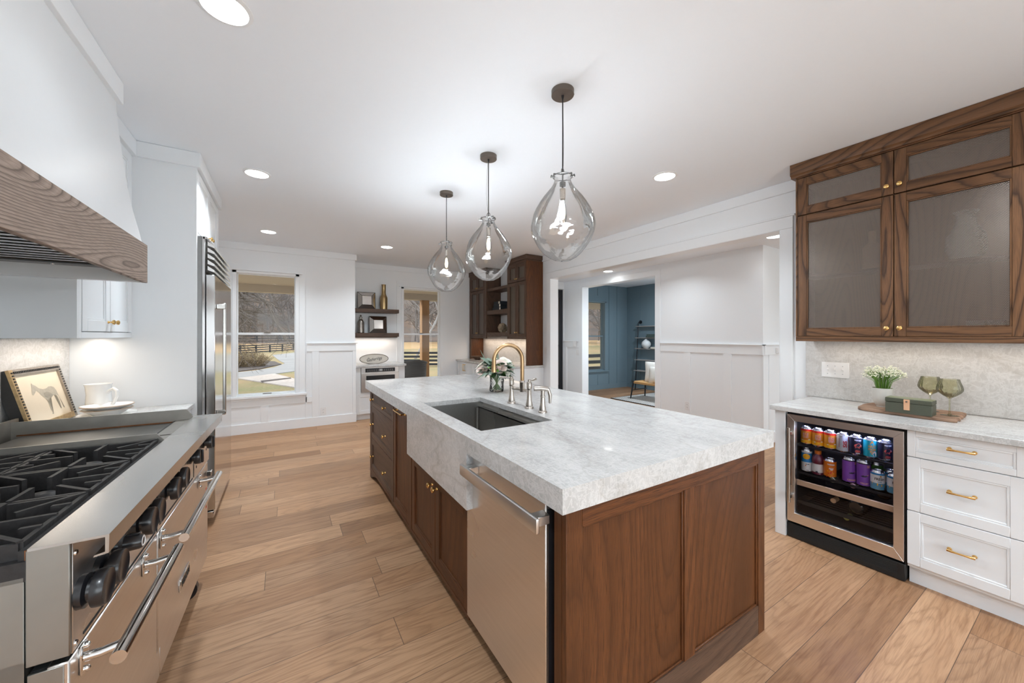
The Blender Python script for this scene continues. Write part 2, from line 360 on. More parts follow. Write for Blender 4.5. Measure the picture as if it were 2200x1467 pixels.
def rug():
    t = NT('rug_weave'); x, y, z = t.xyz(t.coord()); p = 0.05
    a = t.math('FRACT', t.math('DIVIDE', t.math('ADD', x, t.math('PINGPONG', y, 0.03)), p))
    c = t.mix(t.math('LESS_THAN', a, 0.32), (0.62, 0.60, 0.56), (0.08, 0.08, 0.085))
    t.bsdf(c, 0.95, 0, 0.1); M['rug_weave'] = t.m
rug()
# ================================================================ geometry helpers
class B:
    def __init__(s): s.bm = bmesh.new(); s.mats = []
    def mi(s, m):
        m = M[m] if isinstance(m, str) else m
        if m not in s.mats: s.mats.append(m)
        return s.mats.index(m)
    def _set(s, faces, m):
        i = s.mi(m)
        for f in faces: f.material_index = i
    def box(s, x0, x1, y0, y1, z0, z1, m, bev=0.0, seg=1):
        x0, x1 = min(x0, x1), max(x0, x1); y0, y1 = min(y0, y1), max(y0, y1); z0, z1 = min(z0, z1), max(z0, z1)
        v = [s.bm.verts.new(p) for p in ((x0, y0, z0), (x1, y0, z0), (x1, y1, z0), (x0, y1, z0), (x0, y0, z1), (x1, y0, z1), (x1, y1, z1), (x0, y1, z1))]
        fs = [s.bm.faces.new([v[i] for i in q]) for q in ((0, 3, 2, 1), (4, 5, 6, 7), (0, 1, 5, 4), (1, 2, 6, 5), (2, 3, 7, 6), (3, 0, 4, 7))]
        s._set(fs, m)
        if bev > 0:
            bev = min(bev, (x1-x0)*.45, (y1-y0)*.45, (z1-z0)*.45)
            es = {e for f in fs for e in f.edges}
            bmesh.ops.bevel(s.bm, geom=list(es), offset=bev, segments=seg, profile=0.5, affect='EDGES')
        return s
    def quad(s, pts, m):
        s._set([s.bm.faces.new([s.bm.verts.new(p) for p in pts])], m); return s
    def prism(s, poly, axis, a0, a1, m, bev=0.0):
        """poly: 2-D points; axis 'x': (y,z) 'y': (x,z) 'z': (x,y)"""
        def P(p, a): return {'x': (a, p[0], p[1]), 'y': (p[0], a, p[1]), 'z': (p[0], p[1], a)}[axis]
        A = [s.bm.verts.new(P(p, a0)) for p in poly]; C = [s.bm.verts.new(P(p, a1)) for p in poly]; n = len(poly)
        fs = [s.bm.faces.new(A), s.bm.faces.new(C[::-1])] + [s.bm.faces.new([A[i], C[i], C[(i+1) % n], A[(i+1) % n]]) for i in range(n)]
        bmesh.ops.recalc_face_normals(s.bm, faces=fs); s._set(fs, m)
        if bev > 0: bmesh.ops.bevel(s.bm, geom=list({e for f in fs for e in f.edges}), offset=bev, segments=1, affect='EDGES')
        return s
    def lathe(s, prof, c, m, seg=28, fn=None, axis='z', close=False):
        rings = []
        for r, z in prof:
            if r < 1e-6: rings.append([s.bm.verts.new(s._ax(axis, c, 0, 0, z))]); continue
            ring = []
            for k in range(seg):
                a = 2*pi*k/seg; rr = r*(fn(a, z) if fn else 1)
                ring.append(s.bm.verts.new(s._ax(axis, c, rr*math.cos(a), rr*math.sin(a), z)))
            rings.append(ring)
        fs = []
        prs = list(zip(rings, rings[1:]))
        if close: prs.append((rings[-1], rings[0]))
        for R0, R1 in prs:
            for k in range(seg):
                a, b = R0[k % len(R0)], R0[(k+1) % len(R0)]; c1, d = R1[(k+1) % len(R1)], R1[k % len(R1)]
                vs = []
                for q in (a, b, c1, d):
                    if q not in vs: vs.append(q)
                if len(vs) > 2: fs.append(s.bm.faces.new(vs))
        s._set(fs, m); bmesh.ops.recalc_face_normals(s.bm, faces=fs)
        s.last = [v for R in rings for v in R]
        return s
    @staticmethod
    def _ax(axis, c, u, v, w):
        if axis == 'z': return (c[0]+u, c[1]+v, c[2]+w)
        if axis == 'x': return (c[0]+w, c[1]+u, c[2]+v)
        return (c[0]+u, c[1]+w, c[2]+v)
    def cyl(s, p0, p1, r0, m, r1=None, seg=20, caps=True):
        r1 = r0 if r1 is None else r1
        return s.tube([p0, p1], [r0, r1], m, seg, caps)
    def tube(s, pts, r, m, seg=8, caps=True, flat=1.0):
        pts = [Vector(p) for p in pts]; n = len(pts)
        rs = r if isinstance(r, (list, tuple)) else [r]*n
        rings = []; up = None
        for i, p in enumerate(pts):
            d = (pts[min(i+1, n-1)]-pts[max(i-1, 0)]).normalized()
            if up is None:
                up = d.orthogonal().normalized()
            else:
                up = up - d*up.dot(d)
                up = up.normalized() if up.length > 1e-6 else d.orthogonal().normalized()
            w = d.cross(up)
            rings.append([s.bm.verts.new(p+(up*math.cos(2*pi*k/seg)+w*math.sin(2*pi*k/seg)*flat)*rs[i]) for k in range(seg)])
        fs = [s.bm.faces.new([A[k], A[(k+1) % seg], C[(k+1) % seg], C[k]]) for A, C in zip(rings, rings[1:]) for k in range(seg)]
        if caps: fs += [s.bm.faces.new(rings[0][::-1]), s.bm.faces.new(rings[-1])]
        bmesh.ops.recalc_face_normals(s.bm, faces=fs); s._set(fs, m)
        return s
    def ball(s, c, r, m, sc=(1, 1, 1), seg=16, rings=10):
        prof = [(r*math.sin(pi*i/rings), -r*math.cos(pi*i/rings)) for i in range(rings+1)]
        prof[0] = (0, prof[0][1]); prof[-1] = (0, prof[-1][1])
        s.lathe(prof, (0, 0, 0), m, seg)
        for v in s.last: v.co = Vector((v.co.x*sc[0]+c[0], v.co.y*sc[1]+c[1], v.co.z*sc[2]+c[2]))
        return s
    def grid(s, fn, nu, nv, m, closed_u=False):
        V = [[s.bm.verts.new(fn(i/nu, j/nv)) for j in range(nv+1)] for i in range(nu+(0 if closed_u else 1))]
        L = len(V); fs = []
        for i in range(nu):
            for j in range(nv): fs.append(s.bm.faces.new([V[i][j], V[(i+1) % L][j], V[(i+1) % L][j+1], V[i][j+1]]))
        s._set(fs, m); return s
    def text(s, body, size, m, T, ext=0.0, align='CENTER', bold=0.0, width=None, shear=0.0):
        """lettering as mesh; T maps (u, v, w) -> world"""
        cu = bpy.data.curves.new('t', 'FONT'); cu.body = body; cu.size = size; cu.align_x = align; cu.align_y = 'CENTER'
        cu.extrude = ext; cu.offset = bold; cu.resolution_u = 3; cu.shear = shear
        ob = bpy.data.objects.new('t', cu); COL.objects.link(ob)
        dg = bpy.context.evaluated_depsgraph_get(); me = bpy.data.meshes.new_from_object(ob.evaluated_get(dg))
        bpy.data.objects.remove(ob); bpy.data.curves.remove(cu)
        if len(me.vertices) == 0: bpy.data.meshes.remove(me); return s
        xs = [v.co.x for v in me.vertices]; k = width/(max(xs)-min(xs)) if width else 1.0
        tb = bmesh.new(); tb.from_mesh(me); bpy.data.meshes.remove(me)
        bmesh.ops.triangulate(tb, faces=tb.faces[:])
        mp = {v: s.bm.verts.new(T(v.co.x*k, v.co.y, v.co.z)) for v in tb.verts}; fs = []
        for f in tb.faces:
            try: fs.append(s.bm.faces.new([mp[v] for v in f.verts]))
            except ValueError: pass
        s._set(fs, m); tb.free(); return s
    def shaker(s, T, u0, u1, v0, v1, ms, mr, mp=None, rail=0.06, th=0.019, rec=0.008, bead=0.007, center=True):
        """frame-and-panel front; T(u,v,w)->world, w = outwards; ms stile, mr rail, mp panel material"""
        mp = mp or ms
        def bx(a, b, c, d, e, f, m, bev=0.0015):
            p, q = T(a, c, e), T(b, d, f); s.box(p[0], q[0], p[1], q[1], p[2], q[2], m, bev)
        bx(u0, u0+rail, v0, v1, -th, 0, ms); bx(u1-rail, u1, v0, v1, -th, 0, ms)
        bx(u0+rail, u1-rail, v0, v0+rail, -th, 0, mr); bx(u0+rail, u1-rail, v1-rail, v1, -th, 0, mr)
        if center:
            bx(u0+rail, u1-rail, v0+rail, v1-rail, -th, -rec, mp, 0)
        a, b, c, d = u0+rail, u1-rail, v0+rail, v1-rail
        if bead:
            bx(a, a+bead, c, d, -th, -rec*0.42, ms); bx(b-bead, b, c, d, -th, -rec*0.42, ms)
            bx(a+bead, b-bead, c, c+bead, -th, -rec*0.42, mr); bx(a+bead, b-bead, d-bead, d, -th, -rec*0.42, mr)
        return s

RM = {}        # object -> matrix of its thing
def P3(o, label=None, cat=None, group=None, kind=None):
    if label: o['label'] = label
    if cat: o['category'] = cat
    if group: o['group'] = group
    if kind: o['kind'] = kind
    return o
def T(name, label, cat, loc=(0, 0, 0), rz=0.0, group=None):
    o = bpy.data.objects.new(name, None); COL.objects.link(o); o.location = loc; o.rotation_euler = (0, 0, rz)
    o.empty_display_size = 0.05
    RM[o] = Matrix.Translation(Vector(loc)) @ Matrix.Rotation(rz, 4, 'Z')
    return P3(o, label, cat, group)
def mesh_from(b, name, ang=38):
    me = bpy.data.meshes.new(name); b.bm.to_mesh(me); b.bm.free()
    for m in b.mats: me.materials.append(m)
    me.polygons.foreach_set('use_smooth', [True]*len(me.polygons)); me.set_sharp_from_angle(angle=math.radians(ang))
    return me
def part(b, name, parent, label=None, local=False, ang=38, kind=None):
    m = RM[parent]
    if not local: bmesh.ops.transform(b.bm, matrix=m.inverted(), verts=b.bm.verts[:])
    o = bpy.data.objects.new(name, mesh_from(b, name, ang)); COL.objects.link(o); o.parent = parent; RM[o] = m
    return P3(o, label, None, None, kind)
def one(b, name, label, cat, loc=(0, 0, 0), rz=0.0, group=None, local=False, ang=38, kind=None):
    m = Matrix.Translation(Vector(loc)) @ Matrix.Rotation(rz, 4, 'Z')
    if not local: bmesh.ops.transform(b.bm, matrix=m.inverted(), verts=b.bm.verts[:])
    o = bpy.data.objects.new(name, mesh_from(b, name, ang)); COL.objects.link(o); o.location = loc; o.rotation_euler = (0, 0, rz); RM[o] = m
    return P3(o, label, cat, group, kind)
def struct(b, name, parent=None, label=None, ang=38):
    if parent: return part(b, name, parent, label)
    o = bpy.data.objects.new(name, mesh_from(b, name, ang)); COL.objects.link(o); RM[o] = Matrix.Identity(4)
    return P3(o, label, None, None, 'structure')
def dup(o, loc, rz=None, label=None, group=None, scale=None):
    def cp(src, par):
        c = src.copy(); COL.objects.link(c); c.parent = par
        for ch in kids(src): cp(ch, c)
        return c
    r = cp(o, None); r.location = loc
    if rz is not None: r.rotation_euler = (0, 0, rz)
    if scale is not None: r.scale = scale if isinstance(scale, tuple) else (scale,)*3
    if label: r['label'] = label
    if group: r['group'] = group
    return r
def kids(o): return [c for c in bpy.data.objects if c.parent == o]

def TXm(x): return lambda u, v, w: (x-w, u, v)       # front facing -X, u = Y, v = Z
def TXp(x): return lambda u, v, w: (x+w, u, v)       # front facing +X
def TYm(y): return lambda u, v, w: (u, y-w, v)       # front facing -Y, u = X, v = Z
def add_light(o, kind, loc, **kw): pass
# ================================================================ the room shell
X0, X1, Y0 = -1.17, 3.66, -2.6
b = B(); b.box(-1.31, 8.15, -2.74, 7.3, -0.12, 0, 'oak_floor'); struct(b, 'floor')
b = B(); b.box(-1.31, 8.15, -2.74, 7.3, H, H+0.12, 'ceiling_paint'); struct(b, 'ceiling')
b = B(); b.box(3.781, 5.199, -2.59, 6.299, HH, H-.003, 'ceiling_paint'); b.box(5.199, 8.009, -2.59, 2.359, HH, H-.003, 'ceiling_paint'); struct(b, 'ceiling_hall')

def wall_y(name, y0, y1, x0, x1, holes, m='wall_paint', zt=H):
    """wall standing along X with holes (xa, xb, za, zb)"""
    b = B(); x = x0
    for (a, c, za, zb) in sorted(holes):
        if a > x: b.box(x, a, y0, y1, 0, zt, m)
        if za > 0: b.box(a, c, y0, y1, 0, za, m)
        if zb < zt: b.box(a, c, y0, y1, zb, zt, m)
        x = c
    if x < x1: b.box(x, x1, y0, y1, 0, zt, m)
    return struct(b, name)
def wall_x(name, x0, x1, y0, y1, holes, m='wall_paint', zt=H):
    b = B(); y = y0
    for (a, c, za, zb) in sorted(holes):
        if a > y: b.box(x0, x1, y, a, 0, zt, m)
        if za > 0: b.box(x0, x1, a, c, 0, za, m)
        if zb < zt: b.box(x0, x1, a, c, zb, zt, m)
        y = c
    if y < y1: b.box(x0, x1, y, y1, 0, zt, m)
    return struct(b, name)
W1 = (-0.563, 0.158, 0.545, 2.282); W2 = (1.955, 2.69, 0.545, 2.29)
wall_x('wall_left', -1.31, X0, Y0, 6.47, [])
wall_y('wall_back', 6.47, 6.63, -1.31, 0.99, [W1])
wall_x('wall_alcove_side', 0.85, 0.99, 6.63, 7.15, [])
wall_y('wall_alcove', 7.15, 7.29, 0.85, 3.78, [W2])
wall_x('wall_right', X1, 3.78, Y0, 7.15, [(1.52, 4.757, 0, 2.305)])
wall_y('wall_rear', -2.74, Y0, -1.31, 8.15, [(-0.9, 2.9, 0.25, 2.4), (4.2, 7.2, 0.25, 2.4)])
wall_y('wall_hall_end', 6.30, 6.42, 3.78, 5.20, [(4.15, 5.19, 0.0, 2.40)])
wall_x('wall_hall', 5.20, 5.33, 2.36, 7.15, [(3.96, 5.71, 0, 2.378)])
wall_y('wall_hall_return', 2.36, 2.48, 5.33, 8.01, [])
wall_x('wall_far_right', 8.01, 8.15, Y0, 7.15, [(2.8, 4.2, .6, 2.2)], 'wall_paint')
WB = (6.0, 7.135, 0.50, 2.245)
wall_y('wall_blue_back', 7.01, 7.15, 5.33, 8.01, [WB], 'blue_paint')
wall_x('wall_blue_side', 7.995, 8.009, 2.48, 7.01, [(2.8, 4.2, .6, 2.2)], 'blue_paint', H-.002)
b = B()
for a, c in ((2.8, 2.86), (3.47, 3.53), (4.14, 4.2)): b.box(8.02, 8.08, a, c, .6, 2.2, 'blue_paint')
for a, c in ((.6, .66), (1.38, 1.43), (2.14, 2.2)): b.box(8.02, 8.08, 2.86, 4.14, a, c, 'blue_paint')
w5 = struct(b, 'added_window_5'); b = B(); b.box(8.045, 8.05, 2.86, 4.14, .66, 2.14, 'window_glass'); part(b, 'glass_pane', w5)  # unseen window added to go with the blue room fill lamp
b = B()
b.box(5.331, 5.345, 2.48, 3.86, 0, H-0.002, 'blue_paint'); b.box(5.331, 5.345, 5.81, 7.01, 0, H-0.002, 'blue_paint'); b.box(5.331, 5.345, 3.86, 5.81, 2.48, H-0.002, 'blue_paint')
struct(b, 'wall_blue_near')
b = B(); b.box(5.345, 7.995, 2.481, 2.495, 0, H-0.002, 'blue_paint'); struct(b, 'wall_blue_front')

# crown boards and other flat trim
cz = 2.61
b = B()
b.box(X0, 1.012, 6.448, 6.47, cz, H-.001, 'trim_paint', .002); b.box(0.99, 1.012, 6.47, 7.128, cz, H-.001, 'trim_paint')
b.box(0.99, 3.638, 7.128, 7.15, cz, H-.001, 'trim_paint'); struct(b, 'trim_1')
b = B(); b.box(3.636, X1, 1.30, 4.97, cz, H-.001, 'trim_paint', .002); struct(b, 'trim_2')
# wide cased opening to the hall
b = B()
for y0, y1 in ((1.425, 1.52), (4.757, 4.85)): b.box(3.640, X1, y0, y1, 0, 2.305, 'trim_paint', .002)
b.box(3.640, X1, 1.425, 4.85, 2.305, 2.405, 'trim_paint', .002)
b.box(3.634, X1, 1.41, 4.865, 2.405, 2.42, 'trim_paint', .002)
b.box(3.641, 3.80, 4.753, 4.7565, 0, 2.303, 'trim_paint'); b.box(3.641, 3.80, 1.5205, 1.524, 0, 2.303, 'trim_paint')
b.box(3.641, 3.80, 1.524, 4.753, 2.301, 2.3045, 'trim_paint'); struct(b, 'trim_3')
# cased opening from hall to the blue room
b = B()
b.box(5.182, 5.2, 3.862, 3.96, 0, 2.378, 'trim_paint', .002); b.box(5.182, 5.2, 5.71, 5.81, 0, 2.378, 'trim_paint', .002)
b.box(5.182, 5.2, 3.862, 5.81, 2.378, 2.475, 'trim_paint', .002)
b.box(5.183, 5.355, 3.9605, 3.965, 0, 2.376, 'trim_paint'); b.box(5.183, 5.355, 5.705, 5.7095, 0, 2.376, 'trim_paint')
b.box(5.183, 5.355, 3.965, 5.705, 2.372, 2.3775, 'trim_paint'); struct(b, 'trim_4')
# hall wainscot: rail, battens, baseboard
b = B()
def wains_x(b, x, segs, rail=(1.145, 1.268), m='trim_paint', cap=1.282):
    """segs: list of (y0, y1, battens[(a,b)...]) on a wall facing -X"""
    for y0, y1, bt in segs:
        b.box(x-.014, x, y0, y1, rail[0], rail[1], m, .0015); b.box(x-.034, x, y0-.0, y1, rail[1], cap, m, .003)
        for a, c in bt: b.box(x-.013, x, a, c, .14, rail[0], m, .001)
        b.box(x-.017, x, y0, y1, 0, .14, m, .002)
pp = [3.87, 3.862, 3.46, 3.38, 2.93, 2.83]
wains_x(b, 5.2, [(2.326, 3.862, [(3.346, 3.445), (2.748, 2.855)]), (5.81, 6.295, [(6.2, 6.28)])])
struct(b, 'trim_5')
b = B()
b.box(5.166, 7.9, 2.346, 2.36, 1.145, 1.268, 'trim_paint', .0015); b.box(5.166, 7.9, 2.326, 2.36, 1.268, 1.282, 'trim_paint', .003)
for a, c in ((5.186, 5.21), (5.335, 5.41), (5.75, 5.83)): b.box(a, c, 2.347, 2.36, .14, 1.145, 'trim_paint', .001)
b.box(5.186, 7.9, 2.343, 2.36, 0, .14, 'trim_paint', .002)
struct(b, 'trim_6')
# wainscot under and beside the kitchen window
b = B(); y = 6.47
b.box(0.30, 1.003, y-.014, y, 1.152, 1.268, 'trim_paint', .0015); b.box(0.30, 1.03, y-.034, y, 1.268, 1.283, 'trim_paint', .003)
b.box(.375, .467, y-.013, y, .138, 1.152, 'trim_paint', .001); b.box(.95, 1.003, y-.013, y, .138, 1.152, 'trim_paint', .001)
b.box(.29, .302, y-.013, y, .138, 1.152, 'trim_paint', .001)
b.box(-1.17, -.66, y-.013, y, .138, .46, 'trim_paint', .001); b.box(-.28, -.185, y-.013, y, .138, .38, 'trim_paint', .001)
b.box(-.66, .375, y-.013, y, .38, .46, 'trim_paint', .001); b.box(.284, .29, y-.013, y, .138, .46, 'trim_paint', .001)
struct(b, 'trim_7')
b = B(); b.box(-1.17, 1.007, y-.018, y, 0, .138, 'trim_paint', .002); struct(b, 'baseboard_back')
b = B(); b.box(3.642, X1, 4.85, 4.94, 0, .14, 'trim_paint', .002); b.box(3.642, X1, 1.30, 1.425, 0, .14, 'trim_paint', .002); struct(b, 'baseboard_right')

def window(name, y, x0, x1, z0, z1, cas, m='trim_paint', zm=1.42, wall_t=.16, head=None, low=None):
    """double-hung window in a wall facing -Y; cas = casing width"""
    b = B(); h2 = head or z1+cas
    zb = low if low is not None else z0-.085
    b.box(x0-cas, x0-.022, y-.016, y, zb+.04, h2, m, .0015); b.box(x1+.022, x1+cas, y-.016, y, zb+.04, h2, m, .0015)
    b.box(x0-.022, x1+.022, y-.016, y, z1+.022, h2, m, .0015)
    for a, c in ((x0-.045, x0+.003), (x1-.003, x1+.045)): b.box(a, c, y-.03, y+.145, z0-.012, z1+.03, m, .002)
    b.box(x0-.045, x1+.045, y-.03, y+.145, z1-.003, z1+.03, m, .002)
    b.box(x0-.085, x1+.085, y-.05, y, z1+.031, z1+.048, m, .001)
    o = struct(b, name)
    b = B(); b.box(x0-cas-.02, x1+cas+.02, y-.055, y+.10, z0-.045, z0-.012, m, .004); b.box(x0-cas, x1+cas, y-.02, y, zb, z0-.045, m, .002); part(b, 'window_sill', o)
    s = .016
    for nm, za, zb2, yy in (('upper_sash', zm-.015, z1, y+.075), ('lower_sash', z0-.012, zm+.015, y+.045)):
        b = B()
        b.box(x0, x0+s, yy, yy+.028, za, zb2, m, .001); b.box(x1-s, x1, yy, yy+.028, za, zb2, m, .001)
        b.box(x0+s, x1-s, yy, yy+.028, za, za+.032 if nm[0] == 'u' else za+.03, m, .001); b.box(x0+s, x1-s, yy, yy+.028, zb2-(.012 if nm[0] == 'u' else .03), zb2, m, .001)
        q = part(b, nm, o)
        b = B(); b.box(x0+s, x1-s, yy+.012, yy+.016, za+.03, zb2-.012, 'window_glass'); part(b, 'glass_pane', q)
    b = B(); xm = (x0+x1)/2
    b.box(xm-.04, xm+.04, y+.028, y+.046, zm+.012, zm+.026, 'bronze_dark', .003); b.box(xm-.055, xm+.055, y+.033, y+.046, z0-.008, z0+.010, 'bronze_dark', .003)
    part(b, 'sash_lock', o); return o
window('window_1', 6.47, *W1, .125, head=2.414, low=.462)
window('window_2', 7.15, *W2, .13, head=2.43)
window('window_3', 7.01, *WB, .10, m='blue_paint', zm=1.376)
b = B()
for z0, z1, xs in ((2.42, 2.61, (6.9,)), (.10, .38, (6.9,))): 
    for xx in xs: b.box(xx-.006, xx, 7.0, 7.01, z0, z1, 'blue_paint')
b.box(7.6, 7.65, 6.998, 7.01, .12, H-.01, 'blue_paint'); b.box(7.30, 7.31, 6.998, 7.01, .12, H-.01, 'blue_paint'); b.box(5.35, 7.99, 6.995, 7.01, 0, .12, 'blue_paint')
b.box(7.98, 7.995, 2.5, 6.99, 0, .12, 'blue_paint'); b.box(7.985, 7.995, 6.55, 6.62, .12, H-.01, 'blue_paint'); b.box(7.985, 7.995, 5.8, 5.87, .12, H-.01, 'blue_paint')
struct(b, 'trim_8')
# unseen rear glazing, added behind the camera to help light the room
b = B()
for a, c in ((-0.9, 2.9), (4.2, 7.2)):
    n = 3; w = (c-a)/n
    for i in range(n+1): b.box(a+i*w-.03, a+i*w+.03, -2.70, -2.62, .25, 2.4, 'trim_paint')
    b.box(a, c, -2.70, -2.62, .25, .31, 'trim_paint'); b.box(a, c, -2.70, -2.62, 2.34, 2.4, 'trim_paint')
o = struct(b, 'added_window_4')
b = B(); b.box(-0.87, 2.87, -2.665, -2.66, .31, 2.34, 'window_glass'); b.box(4.23, 7.17, -2.665, -2.66, .31, 2.34, 'window_glass'); part(b, 'glass_pane', o)
# glazed black front door at the hall end
b = B(); y = 6.33
b.box(4.17, 4.29, y, y+.045, .01, 2.385, 'black_metal', .003); b.box(5.10, 5.188, y, y+.045, .01, 2.385, 'black_metal', .003)
b.box(4.29, 5.10, y, y+.045, 2.215, 2.385, 'black_metal', .003); b.box(4.29, 5.10, y, y+.045, .01, .32, 'black_metal', .003)
b.box(4.29, 5.10, y+.01, y+.035, 1.16, 1.19, 'black_metal', .003)
o = struct(b, 'door_1')
b = B(); b.box(4.29, 5.10, y+.02, y+.025, .32, 2.215, 'window_glass'); part(b, 'glass_pane', o)
b = B(); b.box(4.24, 4.26, y-.05, y-.03, .95, 1.25, 'black_metal', .004); b.box(4.24, 4.26, y-.03, y, .98, 1.0, 'black_metal'); b.box(4.24, 4.26, y-.03, y, 1.2, 1.22, 'black_metal'); part(b, 'door_handle', o)
b = B(); b.box(4.06, 4.15, 6.28, 6.30, 0, 2.48, 'trim_paint', .002); b.box(4.15, 5.186, 6.28, 6.30, 2.395, 2.48, 'trim_paint', .002); struct(b, 'trim_9')
# ================================================================ island
I = T('island_cabinet', 'dark brown oak island cabinet standing under the thick grey stone worktop', 'cabinet', (1.33, 2.38, 0))
xf = .733
b = B()
b.box(xf+.02, 1.92, .90, .958, .09, .875, 'walnut_z'); b.box(xf+.02, 1.92, 1.575, 3.86, .09, .60, 'walnut_z'); b.box(1.30, 1.92, .95, 3.86, .09, .873, 'walnut_z')
b.box(xf+.02, 1.30, 2.46, 3.86, .60, .873, 'walnut_z')
b.box(xf+.02, 1.32, .94, 1.60, .09, .14, 'gap_dark')
b.box(xf+.07, 1.90, .96, 3.83, 0, .09, 'umber_y')
part(b, 'cabinet_body', I)
b = B()   # face frame and posts on the long side
b.box(xf, xf+.02, .8995, .936, 0, .875, 'walnut_z'); b.box(xf, xf+.02, 3.845, 3.884, 0, .875, 'umber_z', .0015)
b.box(xf, xf+.02, 2.965, 3.003, .09, .875, 'umber_z', .001); b.box(xf, xf+.02, 2.485, 2.545, .09, .875, 'walnut_z', .001)
b.box(xf, xf+.02, 2.545, 3.845, .868, .875, 'umber_y'); b.box(xf, xf+.02, 1.576, 3.845, .075, .097, 'walnut_y', .001)
b.box(xf, xf+.02, 3.003, 3.845, .705, .715, 'umber_y'); b.box(xf, xf+.02, 3.003, 3.845, .392, .402, 'umber_y')
b.box(xf, xf+.02, 1.576, 2.485, .60, .62, 'walnut_y')
b.prism([(3.845, 0), (3.845, .075), (3.60, .075), (3.70, .05), (3.78, .02)], 'x', xf+.001, xf+.019, 'umber_y')
part(b, 'face_frame', I)
b = B()   # paneled end
T2 = TYm(.877)
b.box(xf, .797, .877, .899, 0, .875, 'walnut_z', .0015); b.box(1.89, 1.947, .877, .899, 0, .875, 'walnut_z', .0015); b.box(1.324, 1.392, .877, .899, .135, .80, 'walnut_z', .001)
b.box(.797, 1.89, .877, .899, .80, .875, 'walnut_x', .001); b.box(.797, 1.89, .877, .899, 0, .135, 'umber_x', .001)
for a, c in ((.797, 1.324), (1.392, 1.89)):
    b.box(a, c, .889, .90, .135, .80, 'walnut_z')
    for q in ((a, a+.009, .135, .80), (c-.009, c, .135, .80)): b.box(q[0], q[1], .8815, .89, q[2], q[3], 'walnut_z', .002)
    for q in ((.135, .144), (.791, .80)): b.box(a+.009, c-.009, .8815, .89, q[0], q[1], 'walnut_x', .002)
b.box(1.925, 1.947, .899, 3.884, 0, .875, 'walnut_z', .001)
b.box(xf+.02, 1.925, 3.862, 3.884, .0, .875, 'umber_z', .001)
part(b, 'end_panel', I)
def knob(parent, p, axis='x-', r=.0155, m='brass', L=.032):
    b = B(); prof = [(0, -.001), (r*.55, -.001), (r*.5, L*.12), (r*.32, L*.2), (r*.3, L*.45), (r*.75, L*.55), (r, L*.72), (r*.95, L*.86), (r*.6, L*.97), (0, L)]
    sg = {'x-': -1, 'x+': 1, 'y-': -1}[axis]
    b.lathe([(a, sg*z) for a, z in prof], p, m, 16, axis=axis[0])
    return part(b, 'knob', parent)
def pull(parent, p0, p1, out, m='brass', r=.0045, name='handle'):
    """arched bar pull between two feet, out = offset vector"""
    b = B(); p0, p1, out = Vector(p0), Vector(p1), Vector(out); d = (p1-p0).normalized()
    for p in (p0, p1):
        b.cyl(p, p+out*.25, r*2.2, m, r*1.6, 14); b.cyl(p+out*.2, p+out*.85, r*1.3, m, r*1.1, 12)
    b.tube([p0+out*.8-d*r, p0+out*.93+d*r*2, p0+out+d*r*6, p1+out-d*r*6, p1+out*.93-d*r*2, p1+out*.8+d*r], [r*1.5, r*1.4, r, r, r*1.4, r*1.5], m, 12)
    return part(b, name, parent)
for (z0, z1, kz) in ((.716, .867, .79), (.404, .703, .555), (.098, .391, .25)):
    b = B(); b.shaker(TXm(xf+.002), 3.005, 3.843, z0, z1, 'umber_z', 'umber_y', 'umber_y', rail=.05 if z1-z0 > .2 else .035, rec=.009)
    d = part(b, 'drawer', I)
    for y in (3.703, 3.205): knob(d, (xf+.002-.009, y, kz))
b = B(); b.shaker(TXm(xf+.002), 2.548, 2.962, .098, .867, 'walnut_z', 'walnut_y', 'walnut_z', rail=.055, rec=.009)
d = part(b, 'pull_out_door', I); pull(d, (xf+.002, 2.854, .838), (xf+.002, 2.645, .838), (-.032, 0, 0), r=.005)
for y0, y1, ky in ((2.034, 2.482, 2.075), (1.579, 2.030, 2.0)):
    b = B(); b.shaker(TXm(xf+.002), y0, y1, .098, .60, 'walnut_z', 'walnut_y', 'walnut_z', rail=.06, rec=.009)
    d = part(b, 'cabinet_door', I); knob(d, (xf+.002, ky, .537), r=.017, L=.036)

# stone top: slab, mitred skirt, apron
b = B(); q = 'quartzite'
xa, xb, ya, yb, z0, z1 = .692, 1.963, .845, 3.91, .875, .951
sx0, sx1, sy0, sy1 = .79, 1.213, 1.562, 2.412
for r in ((xa, xb, ya, sy0), (xa, xb, sy1, yb), (xa, sx0, sy0, sy1), (sx1, xb, sy0, sy1)): b.box(r[0], r[1], r[2], r[3], .921, z1, q)
bmesh.ops.remove_doubles(b.bm, verts=b.bm.verts[:], dist=1e-5)
b.box(xa, xa+.03, ya, 1.512, z0, .9212, q); b.box(xa, xa+.03, 2.447, yb, z0, .9212, q); b.box(xb-.03, xb, ya, yb, z0, .9212, q); b.box(xa+.03, xb-.03, ya, ya+.03, z0, .9212, q); b.box(xa+.03, xb-.03, yb-.03, yb, z0, .9212, q)
b.box(xa, xa+.03, 1.512, 2.447, .622, .9212, q); b.box(xa+.03, xa+.075, 1.512, 1.53, .622, .9212, q); b.box(xa+.03, xa+.04, 2.43, 2.447, .622, .9212, q)
W_ = one(b, 'island_worktop', 'thick pale grey veined stone worktop with apron front on the brown island', 'worktop', (1.33, 2.38, .875))
